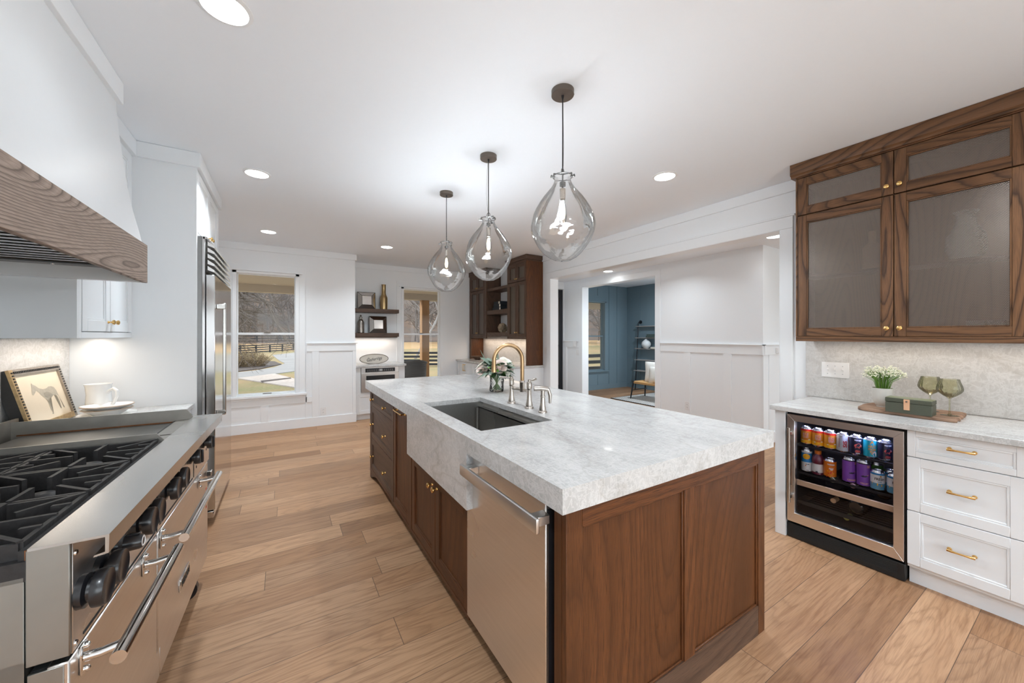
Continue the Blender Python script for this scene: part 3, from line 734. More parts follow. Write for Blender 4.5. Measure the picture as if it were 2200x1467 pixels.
# sink
b = B(); s = 'sink_steel'; zr, zb = .9205, .69; t = .004
ix0, ix1, iy0, iy1 = .775, 1.245, 1.548, 2.427
b.box(ix0-.0, ix0+t, iy0, iy1, zb, zr, s); b.box(ix1-t, ix1, iy0, iy1, .885, zr, s); b.box(ix1-.045, ix1, iy0, iy1, .879, .885, s)
b.box(ix1-.045, ix1-.041, iy0, iy1, zb, .885, s); b.box(ix0, ix1, iy0, iy0+t, zb, zr, s); b.box(ix0, ix1, iy1-t, iy1, zb, zr, s); b.box(ix0, ix1-.045, iy0, iy1, zb-t, zb, s)
b.box(ix0+t, ix0+.02, iy0+t, iy1-t, .879, .885, s)
for p in ((ix0+.012, iy0+.012), (ix0+.012, iy1-.012), (ix1-.055, iy0+.012), (ix1-.055, iy1-.012)): b.cyl((p[0], p[1], zb), (p[0], p[1], .88), .014, s, seg=14)
K = one(b, 'undermount_sink', 'stainless steel workstation sink set into the stone island top', 'sink', (1.01, 1.99, .686))
b = B(); b.lathe([(0, .002), (.03, .002), (.045, .006), (.055, .004), (.056, 0)], (1.0, 2.0, zb), 'nickel'); part(b, 'drain', K)

# dishwasher
D = T('dishwasher', 'stainless steel built-in dishwasher at the corner of the brown island', 'dishwasher', (1.0, 1.26, 0))
b = B(); b.box(.76, 1.28, .96, 1.57, .142, .86, 'gap_dark'); b.box(.727, .76, .9585, .9665, .12, .835, 'black_plastic'); part(b, 'tub', D)
b = B(); b.box(.722, .758, .967, 1.572, .11, .862, 'steel_warm', .003); part(b, 'front_panel', D)
b = B(); b.box(.655, .668, .925, 1.505, .792, .838, 'steel_bright', .003, 2)
b.box(.666, .722, .945, .985, .800, .830, 'steel_bright', .002); b.box(.666, .722, 1.45, 1.49, .800, .830, 'steel_bright', .002); part(b, 'handle', D)
b = B(); b.box(.80, .81, .967, 1.57, .005, .10, 'black_matte'); part(b, 'toe_kick', D)

# faucet: bridge mixer
def foot_prof(h, r=.014, rb=.028): return [(0, 0), (rb, 0), (rb, .006), (rb*.93, .010), (rb*.80, .013), (rb*.82, .02), (r*1.15, .05), (r, .085), (r*.98, h*.9), (r*1.12, h*.92), (r*1.12, h), (0, h)]
zt = .951
F = T('kitchen_faucet', 'nickel bridge faucet with a brass gooseneck spout behind the sink', 'faucet', (1.286, 1.99, zt))
for yy, s2 in ((2.095, 1), (1.887, -1)):
    b = B(); b.lathe(foot_prof(.125), (1.284, yy, zt), 'nickel', 24); b.lathe([(.0165, 0), (.0165, .034), (.013, .040), (0, .042)], (1.284, yy, zt+.123), 'nickel', 24)
    part(b, 'valve_body', F)
    b = B(); p = Vector((1.284, yy, zt+.168)); dd = Vector((.35, s2*-.15 if s2 < 0 else .2, .02)).normalized() if s2 < 0 else Vector((-.75, .65, .03)).normalized()
    b.cyl((1.284, yy, zt+.155), (1.284, yy, zt+.176), .009, 'nickel', seg=14); b.tube([p, p+dd*.02, p+dd*.035, p+dd*.04, p+dd*.075, p+dd*.078, p+dd*.082], [.0055, .0055, .0055, .0075, .0085, .0085, .006], 'nickel', 12)
    part(b, 'lever', F)
b = B(); b.tube([(1.284, 2.095, zt+.10), (1.30, 2.04, zt+.10), (1.30, 1.99, zt+.10)], .0095, 'nickel', 14); b.tube([(1.30, 1.99, zt+.10), (1.30, 1.94, zt+.10), (1.284, 1.887, zt+.10)], .0095, 'nickel', 14)
b.lathe([(0, -.012), (.015, -.012), (.017, 0), (.0165, .045), (.0175, .047), (.0175, .055), (.014, .06), (0, .062)], (1.30, 1.99, zt+.10), 'nickel', 20)
part(b, 'bridge', F)
b = B(); pts = [Vector((1.30, 1.99, zt+.158)), Vector((1.30, 1.99, zt+.27))]
R = .098; sd_ = Vector((-.86, .10, 0)).normalized()
for k in range(1, 15):
    a = pi*k/14*1.03; pts.append(Vector((1.30, 1.99, zt+.29)) + sd_*(R-R*math.cos(a)) + Vector((0, 0, R*math.sin(a))))
end = pts[-1]; pts.append(end+Vector((0, 0, -.02)))
b.tube(pts, .0125, 'gold_bronze', 18)
e = pts[-1]; b.cyl(e, e+Vector((0, 0, -.008)), .0145, 'gold_bronze', seg=18); b.cyl(e+Vector((0, 0, -.008)), e+Vector((0, 0, -.04)), .0135, 'gold_bronze', .0155, 18)
part(b, 'spout', F, 'brass gooseneck spout')
G = T('side_sprayer', 'nickel side sprayer standing right of the bridge faucet on the island', 'sprayer', (1.28, 1.743, zt))
b = B(); b.lathe(foot_prof(.10, .013, .026), (1.28, 1.743, zt), 'nickel', 22); b.cyl((1.28, 1.743, zt+.095), (1.28, 1.743, zt+.13), .0115, 'nickel', .0125, 18); part(b, 'holder', G)
b = B(); b.tube([(1.308, 1.728, zt+.135), (1.27, 1.748, zt+.142), (1.235, 1.766, zt+.140)], [.0145, .0155, .015], 'nickel', 18)
b.tube([(1.306, 1.726, zt+.14), (1.318, 1.722, zt+.10), (1.316, 1.722, zt+.055)], [.008, .011, .008], 'nickel', 14); part(b, 'spray_head', G)

# ================================================================ bar wall, right
bx = 2.985
def pull_y(par, y0, y1, x, z, **k): return pull(par, (x, y0, z), (x, y1, z), (-.03, 0, 0), **k)
def drawer_unit(y0, y1, x, name, label, loc):
    U = T(name, label, 'cabinet', loc)
    b = B(); b.box(x+.021, 3.64, y0, y1, .10, .872, 'cabinet_paint'); b.box(x+.055, 3.64, y0, y1, 0, .10, 'cabinet_paint'); part(b, 'cabinet_body', U)
    ym = (y0+y1)/2
    for z0, z1 in ((.724, .868), (.424, .720), (.122, .420)):
        b = B(); b.shaker(TXm(x), y0+.002, y1-.002, z0, z1, 'cabinet_paint', 'cabinet_paint', rail=.05 if z1-z0 > .2 else .032, rec=.008, bead=.010)
        d = part(b, 'drawer', U); zc = (z0+z1)/2+.008
        pull_y(d, ym-.042, ym+.042, x-.008, zc)
    return U
drawer_unit(.218, .620, bx, 'drawer_cabinet', 'white base cabinet with three drawers and brass pulls, right of the drinks fridge', (3.3, .42, 0))
b = B(); b.box(bx+.03, 3.64, -.60, .215, .10, .872, 'cabinet_paint'); b.box(bx+.055, 3.64, -.60, .215, 0, .10, 'cabinet_paint'); b.box(bx+.012, bx+.03, -.598, .213, .122, .868, 'cabinet_paint', .002)
one(b, 'base_cabinet', 'white base cabinet at the right picture edge under the bar counter', 'cabinet', (3.3, -.2, 0))
b = B(); b.box(bx, 3.655, 1.212, 1.277, 0, .872, 'cabinet_paint', .002)
one(b, 'end_panel', 'white end panel standing left of the drinks fridge', 'panel', (3.3, 1.245, 0))
b = B(); b.box(2.950, 3.657, -.60, 1.297, .874, .906, 'quartzite', .002)
one(b, 'bar_worktop', 'pale stone bar worktop above the drinks fridge and white drawers', 'worktop', (3.3, .35, .874))
b = B(); b.box(3.642, 3.659, -.60, 1.335, .908, 1.36, 'quartzite_splash'); one(b, 'backsplash', 'pale veined stone backsplash behind the green box and wine glasses', 'backsplash', (3.65, .36, .907))

# drinks fridge
V = T('drinks_fridge', 'stainless under-counter drinks fridge with lit cans behind its glass door', 'fridge', (3.3, .91, 0))
b = B(); x0 = bx+.045
for r in ((x0, 3.62, 1.188, 1.205, .10, .868), (x0, 3.62, .628, .645, .10, .868), (x0, 3.62, .645, 1.188, .852, .868), (x0, 3.62, .645, 1.188, .10, .185), (3.60, 3.62, .645, 1.188, .185, .852)):
    b.box(*r, 'black_matte')
b.box(bx+.012, x0+.2, .628, 1.206, .004, .10, 'black_matte', .003)
for i in range(7): b.box(bx+.009, bx+.013, .66, 1.17, .03+i*.010, .035+i*.010, 'gap_dark')
b.box(x0-.02, x0, 1.196, 1.207, .10, .868, 'black_matte'); b.box(x0-.02, x0, .622, .632, .10, .868, 'black_matte')
part(b, 'fridge_body', V)
b = B(); y0, y1, z0, z1, w = .630, 1.200, .120, .855, .043
for quad in (((y0, z0), (y1, z0), (y1-w, z0+w+.02), (y0+w, z0+w+.02)), ((y1, z0), (y1, z1), (y1-w, z1-w), (y1-w, z0+w+.02)), ((y1, z1), (y0, z1), (y0+w, z1-w), (y1-w, z1-w)), ((y0, z1), (y0, z0), (y0+w, z0+w+.02), (y0+w, z1-w))):
    b.prism(list(quad), 'x', bx-.004, bx+.036, 'steel_warm', .001)
D2 = part(b, 'door', V)
b = B(); b.box(bx+.012, bx+.018, y0+w-.003, y1-w+.003, z0+w+.017, z1-w+.003, 'fridge_glass'); part(b, 'glass_pane', D2)
b = B(); b.cyl((bx-.045, 1.175, .262), (bx-.045, 1.175, .768), .0105, 'steel_v', seg=16)
for z in (.30, .73): b.box(bx-.045, bx-.004, 1.165, 1.185, z-.012, z+.012, 'steel_v', .002)
part(b, 'handle', D2)
def wire_shelf(z, nm='wire_shelf'):
    b = B()
    for k in range(16): b.cyl((3.055+k*.034, .648, z), (3.055+k*.034, 1.186, z), .0018, 'black_metal', seg=6)
    b.box(3.047, 3.053, .648, 1.186, z-.008, z+.006, 'black_metal'); part(b, nm, V)
wire_shelf(.640); wire_shelf(.452)
for z0, z1 in ((.366, .402),):
    b = B(); b.box(3.028, 3.045, .648, 1.186, z0, z1, 'rack_wood', .002)
    for k in range(12): b.cyl((3.06+k*.04, .648, .372), (3.06+k*.04, 1.186, .372), .0018, 'black_metal', seg=6)
    part(b, 'wine_rack', V, 'wine rack with a pale wood front')
b = B(); b.box(3.045, 3.055, .648, 1.186, .236, .262, 'black_matte', .002)
for k in range(12): b.cyl((3.06+k*.04, .648, .24), (3.06+k*.04, 1.186, .24), .0018, 'black_metal', seg=6)
part(b, 'wine_rack', V, 'lower dark wine rack')
b = B(); b.box(3.075, 3.09, .66, 1.175, .848, .851, 'led_blue'); part(b, 'light_strip', V, 'blue light strip')
area('fridge_lamp', (3.060, .92, .847), .5, 3.6, (.30, .42, 1.0), (0, math.radians(-8), pi/2), 'RECTANGLE', .02)
area('fridge_lamp', (3.060, .92, .845), .5, 1.2, (1.0, .95, .9), (0, 0, pi/2), 'RECTANGLE', .02)
# upper cabinets with wire mesh doors
U = T('mesh_door_cabinet', 'wall-hung brown oak cabinet with wire mesh doors above the bar counter', 'cabinet', (3.5, .46, 1.355))
ux = 3.35
b = B(); w = 'oak_dark_z'
b.box(ux+.02, 3.655, 1.272, 1.292, 1.375, 2.63, w, .001); b.box(ux+.02, 3.655, -.42, -.40, 1.375, 2.63, w)
b.box(ux+.02, 3.655, -.40, 1.272, 1.375, 1.395, 'oak_dark_y'); b.box(ux+.02, 3.655, -.40, 1.272, 2.56, 2.60, 'oak_dark_y'); b.box(3.645, 3.655, -.40, 1.272, 1.395, 2.56, 'oak_dark_z')
b.box(ux+.03, 3.645, -.40, 1.272, 2.295, 2.315, 'oak_dark_y'); b.box(ux+.05, 3.645, -.40, 1.272, 1.84, 1.856, 'oak_dark_y'); b.box(ux+.02, 3.645, .220, .240, 1.395, 2.56, w)
part(b, 'cabinet_body', U)
b = B(); b.box(ux, ux+.02, -.42, 1.292, 1.355, 1.391, 'oak_dark_y', .0015); b.box(ux, ux+.02, 1.281, 1.292, 1.391, 2.60, w); b.box(ux, ux+.02, -.42, 1.292, 2.594, 2.63, 'oak_dark_y')
b.box(ux+.02, 3.655, 1.276, 1.290, 1.355, 1.376, 'oak_dark_x'); part(b, 'face_frame', U)
b = B(); b.prism([(3.655, 2.600), (3.335, 2.600), (3.335, 2.612), (3.318, 2.622), (3.318, H-.002), (3.655, H-.002)], 'y', -.44, 1.318, 'oak_dark_y', .001); part(b, 'crown_moulding', U)
for (a, c) in ((.756, 1.279), (.242, .752), (-.40, .238)):
    for (z0, z1) in ((2.312, 2.590), (1.393, 2.304)):
        b = B(); b.shaker(TXm(ux), a, c, z0, z1, 'oak_dark_z', 'oak_dark_y', rail=.055, center=False, bead=.008)
        d = part(b, 'mesh_door', U)
        b = B(); b.box(ux+.012, ux+.0135, a+.055, c-.055, z0+.055, z1-.055, 'wire_mesh'); part(b, 'wire_mesh', d)
        ky = a+.028 if a > .7 else (c-.028 if a > 0 else a+.028)
        knob(d, (ux, ky, z0+.052), r=.014, L=.03)
area('under_cabinet_strip', (3.50, .45, 1.350), 1.5, 1.5, (1.0, .84, .68), (0, 0, pi/2), 'RECTANGLE', .03)
b = B(); b.box(3.47, 3.53, -.35, 1.2, 1.3515, 1.3745, 'white_plastic'); part(b, 'light_housing', U)

# ================================================================ hutch on the right wall, far corner
HT = T('hutch', 'tall brown oak hutch with open niche shelves, standing on the far counter', 'hutch', (3.5, 6.05, .905))
hx = 3.33
w = 'umber_z'; hb = 3.654
for side in (0, 1):
    b = B(); a, c = ((4.99, 5.562), (6.388, 7.105))[side]
    if side == 0: b.box(hx, hb, 4.97, 4.99, .908, 2.61, 'walnut_z', .001); b.box(hx+.02, hb, 5.562, 5.582, 1.37, 2.61, w)
    else: b.box(hx+.02, hb, 6.368, 6.388, 1.37, 2.61, w); b.box(hx+.02, hb, 7.105, 7.125, .908, 2.61, 'walnut_z')
    for z0, z1 in ((1.37, 1.39), (2.28, 2.30), (2.59, 2.61)): b.box(hx+.02, hb, a, c, z0, z1, 'umber_y')
    b.box(3.645, hb, a, c, 1.39, 2.59, w)
    b.box(hx+.05, 3.645, a, c, 1.82, 1.84, 'umber_y')
    if side == 0:
        b.box(hx+.001, hx+.021, 5.545, 5.582, 1.338, 2.61, w, .001); b.box(hx+.001, hx+.021, 4.99, 5.545, 1.338, 1.366, 'umber_y', .001); b.box(hx+.001, hx+.021, 4.99, 5.545, 2.592, 2.61, 'umber_y')
    else:
        b.box(hx+.001, hx+.021, 6.37, 6.45, 1.338, 2.61, w, .001); b.box(hx+.001, hx+.021, 7.063, 7.125, .908, 2.61, w, .001); b.box(hx+.001, hx+.021, 6.45, 7.063, 1.338, 1.366, 'umber_y', .001); b.box(hx+.001, hx+.021, 6.45, 7.063, 2.592, 2.61, 'umber_y')
    part(b, 'cabinet_body', HT)
for z0, z1 in ((2.235, 2.285), (1.79, 1.868), (1.375, 1.452)):
    b = B(); b.box(hx+.012, 3.652, 5.583, 6.367, z0, z1, 'umber_y', .0015); part(b, 'niche_shelf', HT)
b = B(); b.box(hx-.0, 3.655, 4.968, 5.60, 2.61, 2.64, 'umber_y', .001); b.box(hx-.02, 3.635, 4.95, 5.62, 2.632, H-.003, 'umber_y', .002); part(b, 'crown_moulding', HT)
b = B(); b.box(hx-.02, 3.635, 6.35, 7.12, 2.61, H-.003, 'umber_y', .002); part(b, 'crown_moulding', HT)
for a, c, s2 in ((5.275, 5.543, 0), (4.992, 5.271, 1), (6.76, 7.061, 0), (6.452, 6.756, 1)):
    for z0, z1 in ((2.296, 2.590), (1.368, 2.284)):
        b = B(); b.shaker(TXm(hx), a, c, z0, z1, 'umber_z', 'umber_y', rail=.05, center=False, bead=.006); d = part(b, 'mesh_door', HT)
        b = B(); b.box(hx+.012, hx+.0135, a+.05, c-.05, z0+.05, z1-.05, 'wire_mesh'); part(b, 'wire_mesh', d)
        knob(d, (hx, (c-.022) if s2 else (a+.022), z0+.045 if z1-z0 < .5 else z0+.075), r=.013, L=.028)
area('under_cabinet_strip', (3.52, 6.05, 1.332), 1.9, 4.5, (1.0, .80, .62), (0, 0, pi/2), 'RECTANGLE', .03)
b = B(); b.box(3.644, 3.659, 5.0, 7.10, .908, 1.37, 'quartzite_splash'); one(b, 'backsplash', 'warmly lit stone backsplash inside the oak hutch', 'backsplash', (3.65, 6.05, .908))
BC = T('base_cabinet', 'white base cabinet with slim brass pulls under the oak hutch', 'cabinet', (3.35, 6.05, 0))
b = B(); b.box(3.07, 3.655, 4.952, 7.13, .10, .874, 'cabinet_paint', .001); b.box(3.11, 3.655, 4.96, 7.12, 0, .10, 'cabinet_paint'); part(b, 'cabinet_body', BC)
for i in range(6):
    a = 4.975+i*.357; c = a+.353
    b = B(); b.shaker(TXm(3.05), a, c, .11, .868, 'cabinet_paint', 'cabinet_paint', rail=.05); d = part(b, 'cabinet_door', BC)
    ky = c-.03 if i % 2 == 0 else a+.03
    pull(d, (3.05, ky, .70), (3.05, ky, .82), (-.03, 0, 0), r=.004)
b = B(); b.box(3.02, 3.655, 4.93, 7.127, .876, .907, 'quartzite', .002); one(b, 'hutch_worktop', 'pale stone worktop under the oak hutch', 'worktop', (3.35, 6.05, .876))
b = B(); b.lathe([(0, 0), (.05, 0), (.06, .01), (.12, .055), (.135, .075), (.128, .075), (.055, .018), (0, .014)], (3.32, 6.72, .907), 'umber_y', 28)
one(b, 'wooden_bowl', 'dark wooden bowl on the counter at the left end of the hutch', 'bowl', (3.32, 6.72, .907))
# books and driftwood ball in the niche
for i, (z, y0, y1, xo) in enumerate(((1.869, 5.95, 6.27, .0), (1.927, 5.97, 6.25, .01), (1.982, 6.0, 6.24, .015))):
    b = B(); b.box(3.41+xo, 3.62, y0, y1, z, z+.055, 'book_cloth', .002); 
    k = T('book', ['bottom dark blue book of the niche stack in the hutch', 'middle dark blue book of the niche stack in the hutch', 'top dark blue book of the niche stack in the hutch'][i], 'book', (3.5, 6.1, z), 0, 'dark books in the hutch niche')
    part(b, 'book_cover', k); b = B(); b.box(3.409+xo, 3.42, y0+.004, y0+.05, z+.006, z+.049, 'paper'); part(b, 'pages', k)
random.seed(5)
b = B(); c = Vector((3.48, 6.0, 1.535))
for k in range(16):
    a = random.uniform(0, 2*pi); e = random.uniform(-.9, 1.3); d = Vector((math.cos(a)*math.cos(e), math.sin(a)*math.cos(e), math.sin(e)))
    p = c+d*.045; n = d.orthogonal().normalized(); m2 = d.cross(n)
    def petal(u, v, p=p, n=n, m2=m2, d=d):
        r = v*.055; t = u*2*pi
        return p+n*math.cos(t)*r+m2*math.sin(t)*r*.8+d*(.012+.018*v*v+.006*math.sin(3*t)*v)
    b.grid(petal, 12, 3, 'driftwood', True)
b.ball(c, .062, 'driftwood', (1, 1.1, 1), 12, 8)
b.lathe([(0, 0), (.04, 0), (.045, .03), (0, .04)], (3.48, 6.0, 1.4525), 'driftwood', 16)
one(b, 'carved_flower_ornament', 'carved wooden flower ornament on the lower shelf of the hutch niche', 'ornament', (3.48, 6.0, 1.4525))

# ================================================================ microwave cabinet in the alcove
MC = T('microwave_cabinet', 'white built-in cabinet holding the drawer microwave in the alcove', 'cabinet', (1.4, 6.8, 0))
b = B(); yf = 6.50
b.box(1.0, 1.80, yf+.02, 7.149, .10, .868, 'cabinet_paint'); b.box(1.012, 1.80, yf+.06, 7.149, 0, .10, 'cabinet_paint')
b.box(.996, 1.082, yf, yf+.02, .10, .868, 'cabinet_paint', .002); b.box(1.694, 1.80, yf, yf+.02, 0, .868, 'cabinet_paint', .002); b.box(.996, 1.012, yf, yf+.06, 0, .10, 'cabinet_paint')
b.box(1.082, 1.694, yf, yf+.02, .44, .458, 'cabinet_paint'); part(b, 'cabinet_body', MC)
b = B(); b.shaker(TYm(yf-.002), 1.006, 1.78, .10, .438, 'cabinet_paint', 'cabinet_paint', rail=.055, bead=.008); part(b, 'drawer', MC)
b = B(); b.box(.955, 1.818, 6.462, 7.149, .870, .905, 'quartzite', .003); one(b, 'alcove_worktop', 'pale stone worktop above the drawer microwave', 'worktop', (1.4, 6.8, .870))
MW = T('drawer_microwave', 'stainless steel drawer microwave built into the white alcove cabinet', 'microwave', (1.39, 6.5, .46))
b = B(); b.box(1.086, 1.690, yf-.012, yf+.019, .462, .866, 'steel_warm', .002); part(b, 'frame', MW)
b = B(); b.box(1.086, 1.690, yf-.026, yf-.012, .462, .774, 'steel_warm', .003); b.box(1.16, 1.625, yf-.0285, yf-.026, .52, .732, 'black_plastic', .001); part(b, 'drawer_front', MW)
b = B(); b.box(1.15, 1.63, yf-.018, yf-.012, .786, .850, 'black_plastic', .001)
for i in range(13):
    for j in range(2): b.box(1.18+i*.033, 1.196+i*.033, yf-.0185, yf-.018, .804+j*.018, .808+j*.018, 'ink_grey')
b.box(1.37, 1.42, yf-.0186, yf-.018, .80, .835, 'ink_grey'); part(b, 'control_panel', MW)
SG = T('oval_sign', 'oval cream sign with dark script lettering on the alcove counter', 'sign', (1.34, 6.75, .905))
b = B(); n = 44
def oval(a, z0, c0=(1.34, 6.75, .99)): return [(c0[0]+a*math.cos(2*pi*k/n), c0[2]+z0*math.sin(2*pi*k/n)) for k in range(n)]
b.prism(oval(.234, .083), 'y', 6.742, 6.752, 'sign_face'); part(b, 'plate', SG)
b = B(); b.tube([(x, 6.741, z) for x, z in oval(.236, .085)]+[(1.34+.236, 6.741, .99)], .005, 'bronze_dark', 8, False); b.tube([(x, 6.741, z) for x, z in oval(.215, .072)]+[(1.555, 6.741, .99)], .0012, 'sign_face', 6, False); part(b, 'rim', SG)
b = B(); b.text('Gatherings', .078, 'black_matte', lambda u, v, w: (1.34+u, 6.7412-w, .985+v+.014*math.sin(u*14)), .001, width=.25, shear=.35)
for s2 in (-1, 1):
    b.tube([(1.34+s2*(.07+.06*t), 6.741, .985+.03*math.sin(t*7+s2)+.01) for t in [i/14 for i in range(15)]], .0012, 'black_matte', 6)
part(b, 'lettering', SG)
b = B(); b.tube([(1.30, 6.735, .912), (1.30, 6.775, .907), (1.38, 6.775, .907), (1.38, 6.735, .912)], .003, 'bronze_dark', 8); b.tube([(1.34, 6.775, .907), (1.34, 6.79, .98)], .003, 'bronze_dark', 8); part(b, 'stand', SG)
# floating shelves
for i, (z0, z1, lb) in enumerate(((1.80, 1.866, 'upper floating brown wood shelf in the white alcove'), (1.372, 1.440, 'lower floating brown wood shelf with a light strip in the alcove'))):
    b = B(); b.box(.993, 1.80, 6.87, 7.149, z0, z1, 'umber_x', .003); s = one(b, 'floating_shelf', lb, 'shelf', (1.4, 7.0, z0), 0, 'floating shelves in the alcove')
    if i == 1:
        b = B(); b.box(1.0, 1.78, 6.90, 7.12, z0-.014, z0, 'umber_x'); b.box(1.02, 1.75, 7.0, 7.02, z0-.018, z0-.014, 'white_plastic'); part(b, 'light_housing', s)
area('shelf_strip', (1.38, 7.01, 1.350), .72, 1.6, (1.0, .86, .74), (0, 0, 0), 'RECTANGLE', .03)
def mirror_tile(name, label, x, z, s, y, tilt, group):
    t = T(name, label, 'mirror', (x, y, z), 0, group); th = tilt
    def R(u, v, w): return (x+u, y+(v+s/2)*math.sin(th)-w*math.cos(th), z+(v+s/2)*math.cos(th)+w*math.sin(th))
    o, i = s/2, s*.27
    b = B(); b.quad([R(-o, -o, 0), R(o, -o, 0), R(o, o, 0), R(-o, o, 0)], 'lead_came')
    O = [(-o, -o), (o, -o), (o, o), (-o, o)]; Q = [(-i, -i), (i, -i), (i, i), (-i, i)]
    part(b, 'backing', t); b = B()
    for k in range(4):
        k2 = (k+1) % 4; b.quad([R(*O[k], .006), R(*O[k2], .006), R(*Q[k2], .045), R(*Q[k], .045)], 'mirror')
        b.quad([R(*O[k], 0), R(*O[k2], 0), R(*O[k2], .006), R(*O[k], .006)], 'lead_came')
    part(b, 'bevelled_surround', t, ang=5); b = B(); b.quad([R(*p, .045) for p in Q], 'mirror'); part(b, 'centre_glass', t)
    b = B()
    for k in range(4):
        k2 = (k+1) % 4
        for p, q2 in ((R(*O[k], .006), R(*O[k2], .006)), (R(*Q[k], .045), R(*Q[k2], .045)), (R(*O[k], .006), R(*Q[k], .045))): b.cyl(p, q2, .0035, 'lead_came', seg=6)
    part(b, 'came', t)
mirror_tile('mirror_tile', 'square mirror ornament with sloping sides on the upper alcove shelf beside the gold vase', 1.262, 1.867, .30, 7.0, .10, 'mirror ornaments')
mirror_tile('mirror_tile', 'square mirror ornament with sloping sides on the lower alcove shelf beside the grey bottle', 1.46, 1.441, .30, 7.0, .10, 'mirror ornaments')
b = B(); b.lathe([(0, 0), (.062, 0), (.066, .005), (.067, .20), (.063, .225), (.045, .26), (.036, .30), (.036, .44), (.042, .452), (.037, .452), (.03, .44), (.03, .30), (0, .28)], (1.555, 6.99, 1.867), 'vase_gold', 32)
one(b, 'gold_vase', 'tall brushed gold vase on the upper alcove shelf', 'vase', (1.555, 6.99, 1.867))
b = B(); b.lathe([(0, 0), (.052, 0), (.058, .006), (.058, .17), (.052, .20), (.03, .235), (.021, .245), (.021, .265), (.027, .268), (.027, .278), (.018, .28), (0, .28)], (1.163, 6.99, 1.441), 'mercury_glass', 28)
t = one(b, 'mercury_bottle', 'mottled grey glass bottle with stopper on the lower alcove shelf', 'bottle', (1.163, 6.99, 1.441)); b = B(); b.ball((1.163, 6.99, 1.739), .018, 'mercury_glass', (1, 1, 1.1), 14, 8); part(b, 'stopper', t)

# ================================================================ left wall: tall cabinet, refrigerator, uppers, hood
cp = 'cabinet_paint'
L1 = T('tall_cabinet', 'tall white cabinet surround around the built-in steel refrigerator', 'cabinet', (-.85, 3.98, 0))
b = B(); b.box(-1.165, -.53, 3.46, 3.48, 0, 2.63, cp, .001); b.box(-1.165, -.53, 4.475, 4.50, 0, 2.63, cp, .001)
b.box(-1.165, -.552, 3.48, 4.475, 2.14, 2.63, cp); b.box(-.552, -.532, 3.48, 3.50, 2.125, 2.63, cp); b.box(-.552, -.532, 4.455, 4.475, 2.125, 2.63, cp); b.box(-.552, -.532, 3.5, 4.455, 2.125, 2.145, cp)
part(b, 'cabinet_body', L1)
b = B(); b.box(-1.165, -.507, 3.437, 4.523, 2.60, H-.002, cp, .002); part(b, 'crown_board', L1)
for a, c, k in ((3.502, 3.976, 3.94), (3.98, 4.453, 4.02)):
    b = B(); b.shaker(TXp(-.530), a, c, 2.148, 2.596, cp, cp, rail=.06, bead=.012); d = part(b, 'cabinet_door', L1); knob(d, (-.530, k, 2.20), 'x+', r=.014)
FR = T('refrigerator', 'tall stainless steel built-in refrigerator with louvred top and bar handle', 'refrigerator', (-.8, 3.98, 0))
fs = 'fridge_steel'
b = B(); b.box(-1.15, -.505, 3.482, 4.473, .02, 2.12, 'steel_dark'); b.box(-.505, -.487, 3.482, 3.500, .10, 2.12, fs, .002); b.box(-.505, -.487, 4.455, 4.473, .10, 2.12, fs, .002)
b.box(-.50, -.475, 3.482, 4.473, 2.10, 2.122, fs, .002); part(b, 'fridge_body', FR)
b = B(); b.box(-.484, -.430, 3.486, 4.468, .112, 1.845, fs, .004); dr = part(b, 'door', FR)
b = B(); b.box(-.392, -.372, 3.545, 3.575, .80, 1.645, 'steel_v', .004)
for z in (.815, 1.615): b.box(-.43, -.374, 3.542, 3.578, z-.018, z+.02, 'steel_v', .004)
part(b, 'handle', dr)
b = B()
for k in range(5):
    z = 1.875+k*.045
    b.prism([(-.475, z+.004), (-.438, z-.010), (-.434, z-.006), (-.436, z+.006), (-.475, z+.034)], 'y', 3.50, 4.455, 'steel_bright')
part(b, 'louvre_grille', FR)
b = B(); b.box(-.484, -.438, 3.486, 4.468, .055, .105, fs, .004); b.box(-.52, -.50, 3.49, 4.46, 0, .10, 'steel_dark'); part(b, 'toe_grille', FR)
L2 = T('wall_cabinet', 'white wall cabinet with two doors left of the refrigerator surround', 'cabinet', (-1.0, 3.07, 1.385))
b = B(); b.box(-1.165, -.885, 2.682, 3.459, 1.40, 2.63, cp); b.box(-.885, -.866, 2.702, 2.728, 1.385, 2.63, cp, .001); b.box(-.885, -.866, 3.44, 3.459, 1.385, 2.63, cp, .001)
b.box(-1.165, -.866, 2.680, 2.702, 1.385, 2.63, cp, .001); b.box(-.885, -.866, 2.728, 3.44, 1.385, 1.416, cp); b.box(-.885, -.866, 2.728, 3.44, 2.604, 2.63, cp); part(b, 'cabinet_body', L2)
b = B(); b.box(-1.165, -.838, 2.712, 3.436, 2.60, H-.002, cp, .002); part(b, 'crown_board', L2)
for a, c, k in ((2.731, 3.082, 3.052), (3.086, 3.437, 3.116)):
    b = B(); b.shaker(TXp(-.863), a, c, 1.420, 2.600, cp, cp, rail=.06, bead=.012); d = part(b, 'cabinet_door', L2); knob(d, (-.863, k, 1.475), 'x+', r=.014)
area('under_cabinet_strip', (-1.02, 3.07, 1.38), .7, 1.6, (1.0, .88, .76), (0, 0, pi/2), 'RECTANGLE', .03)
L3 = T('base_cabinet', 'white base cabinet between the range and the refrigerator', 'cabinet', (-.85, 3.11, 0))
b = B(); b.box(-1.165, -.58, 2.79, 3.455, .10, .882, cp); b.box(-1.165, -.63, 2.79, 3.455, 0, .10, cp); part(b, 'cabinet_body', L3)
b = B(); b.shaker(TXp(-.56), 2.795, 3.45, .105, .70, cp, cp); part(b, 'cabinet_door', L3); b = B(); b.shaker(TXp(-.56), 2.795, 3.45, .705, .876, cp, cp, rail=.04); d = part(b, 'drawer', L3)
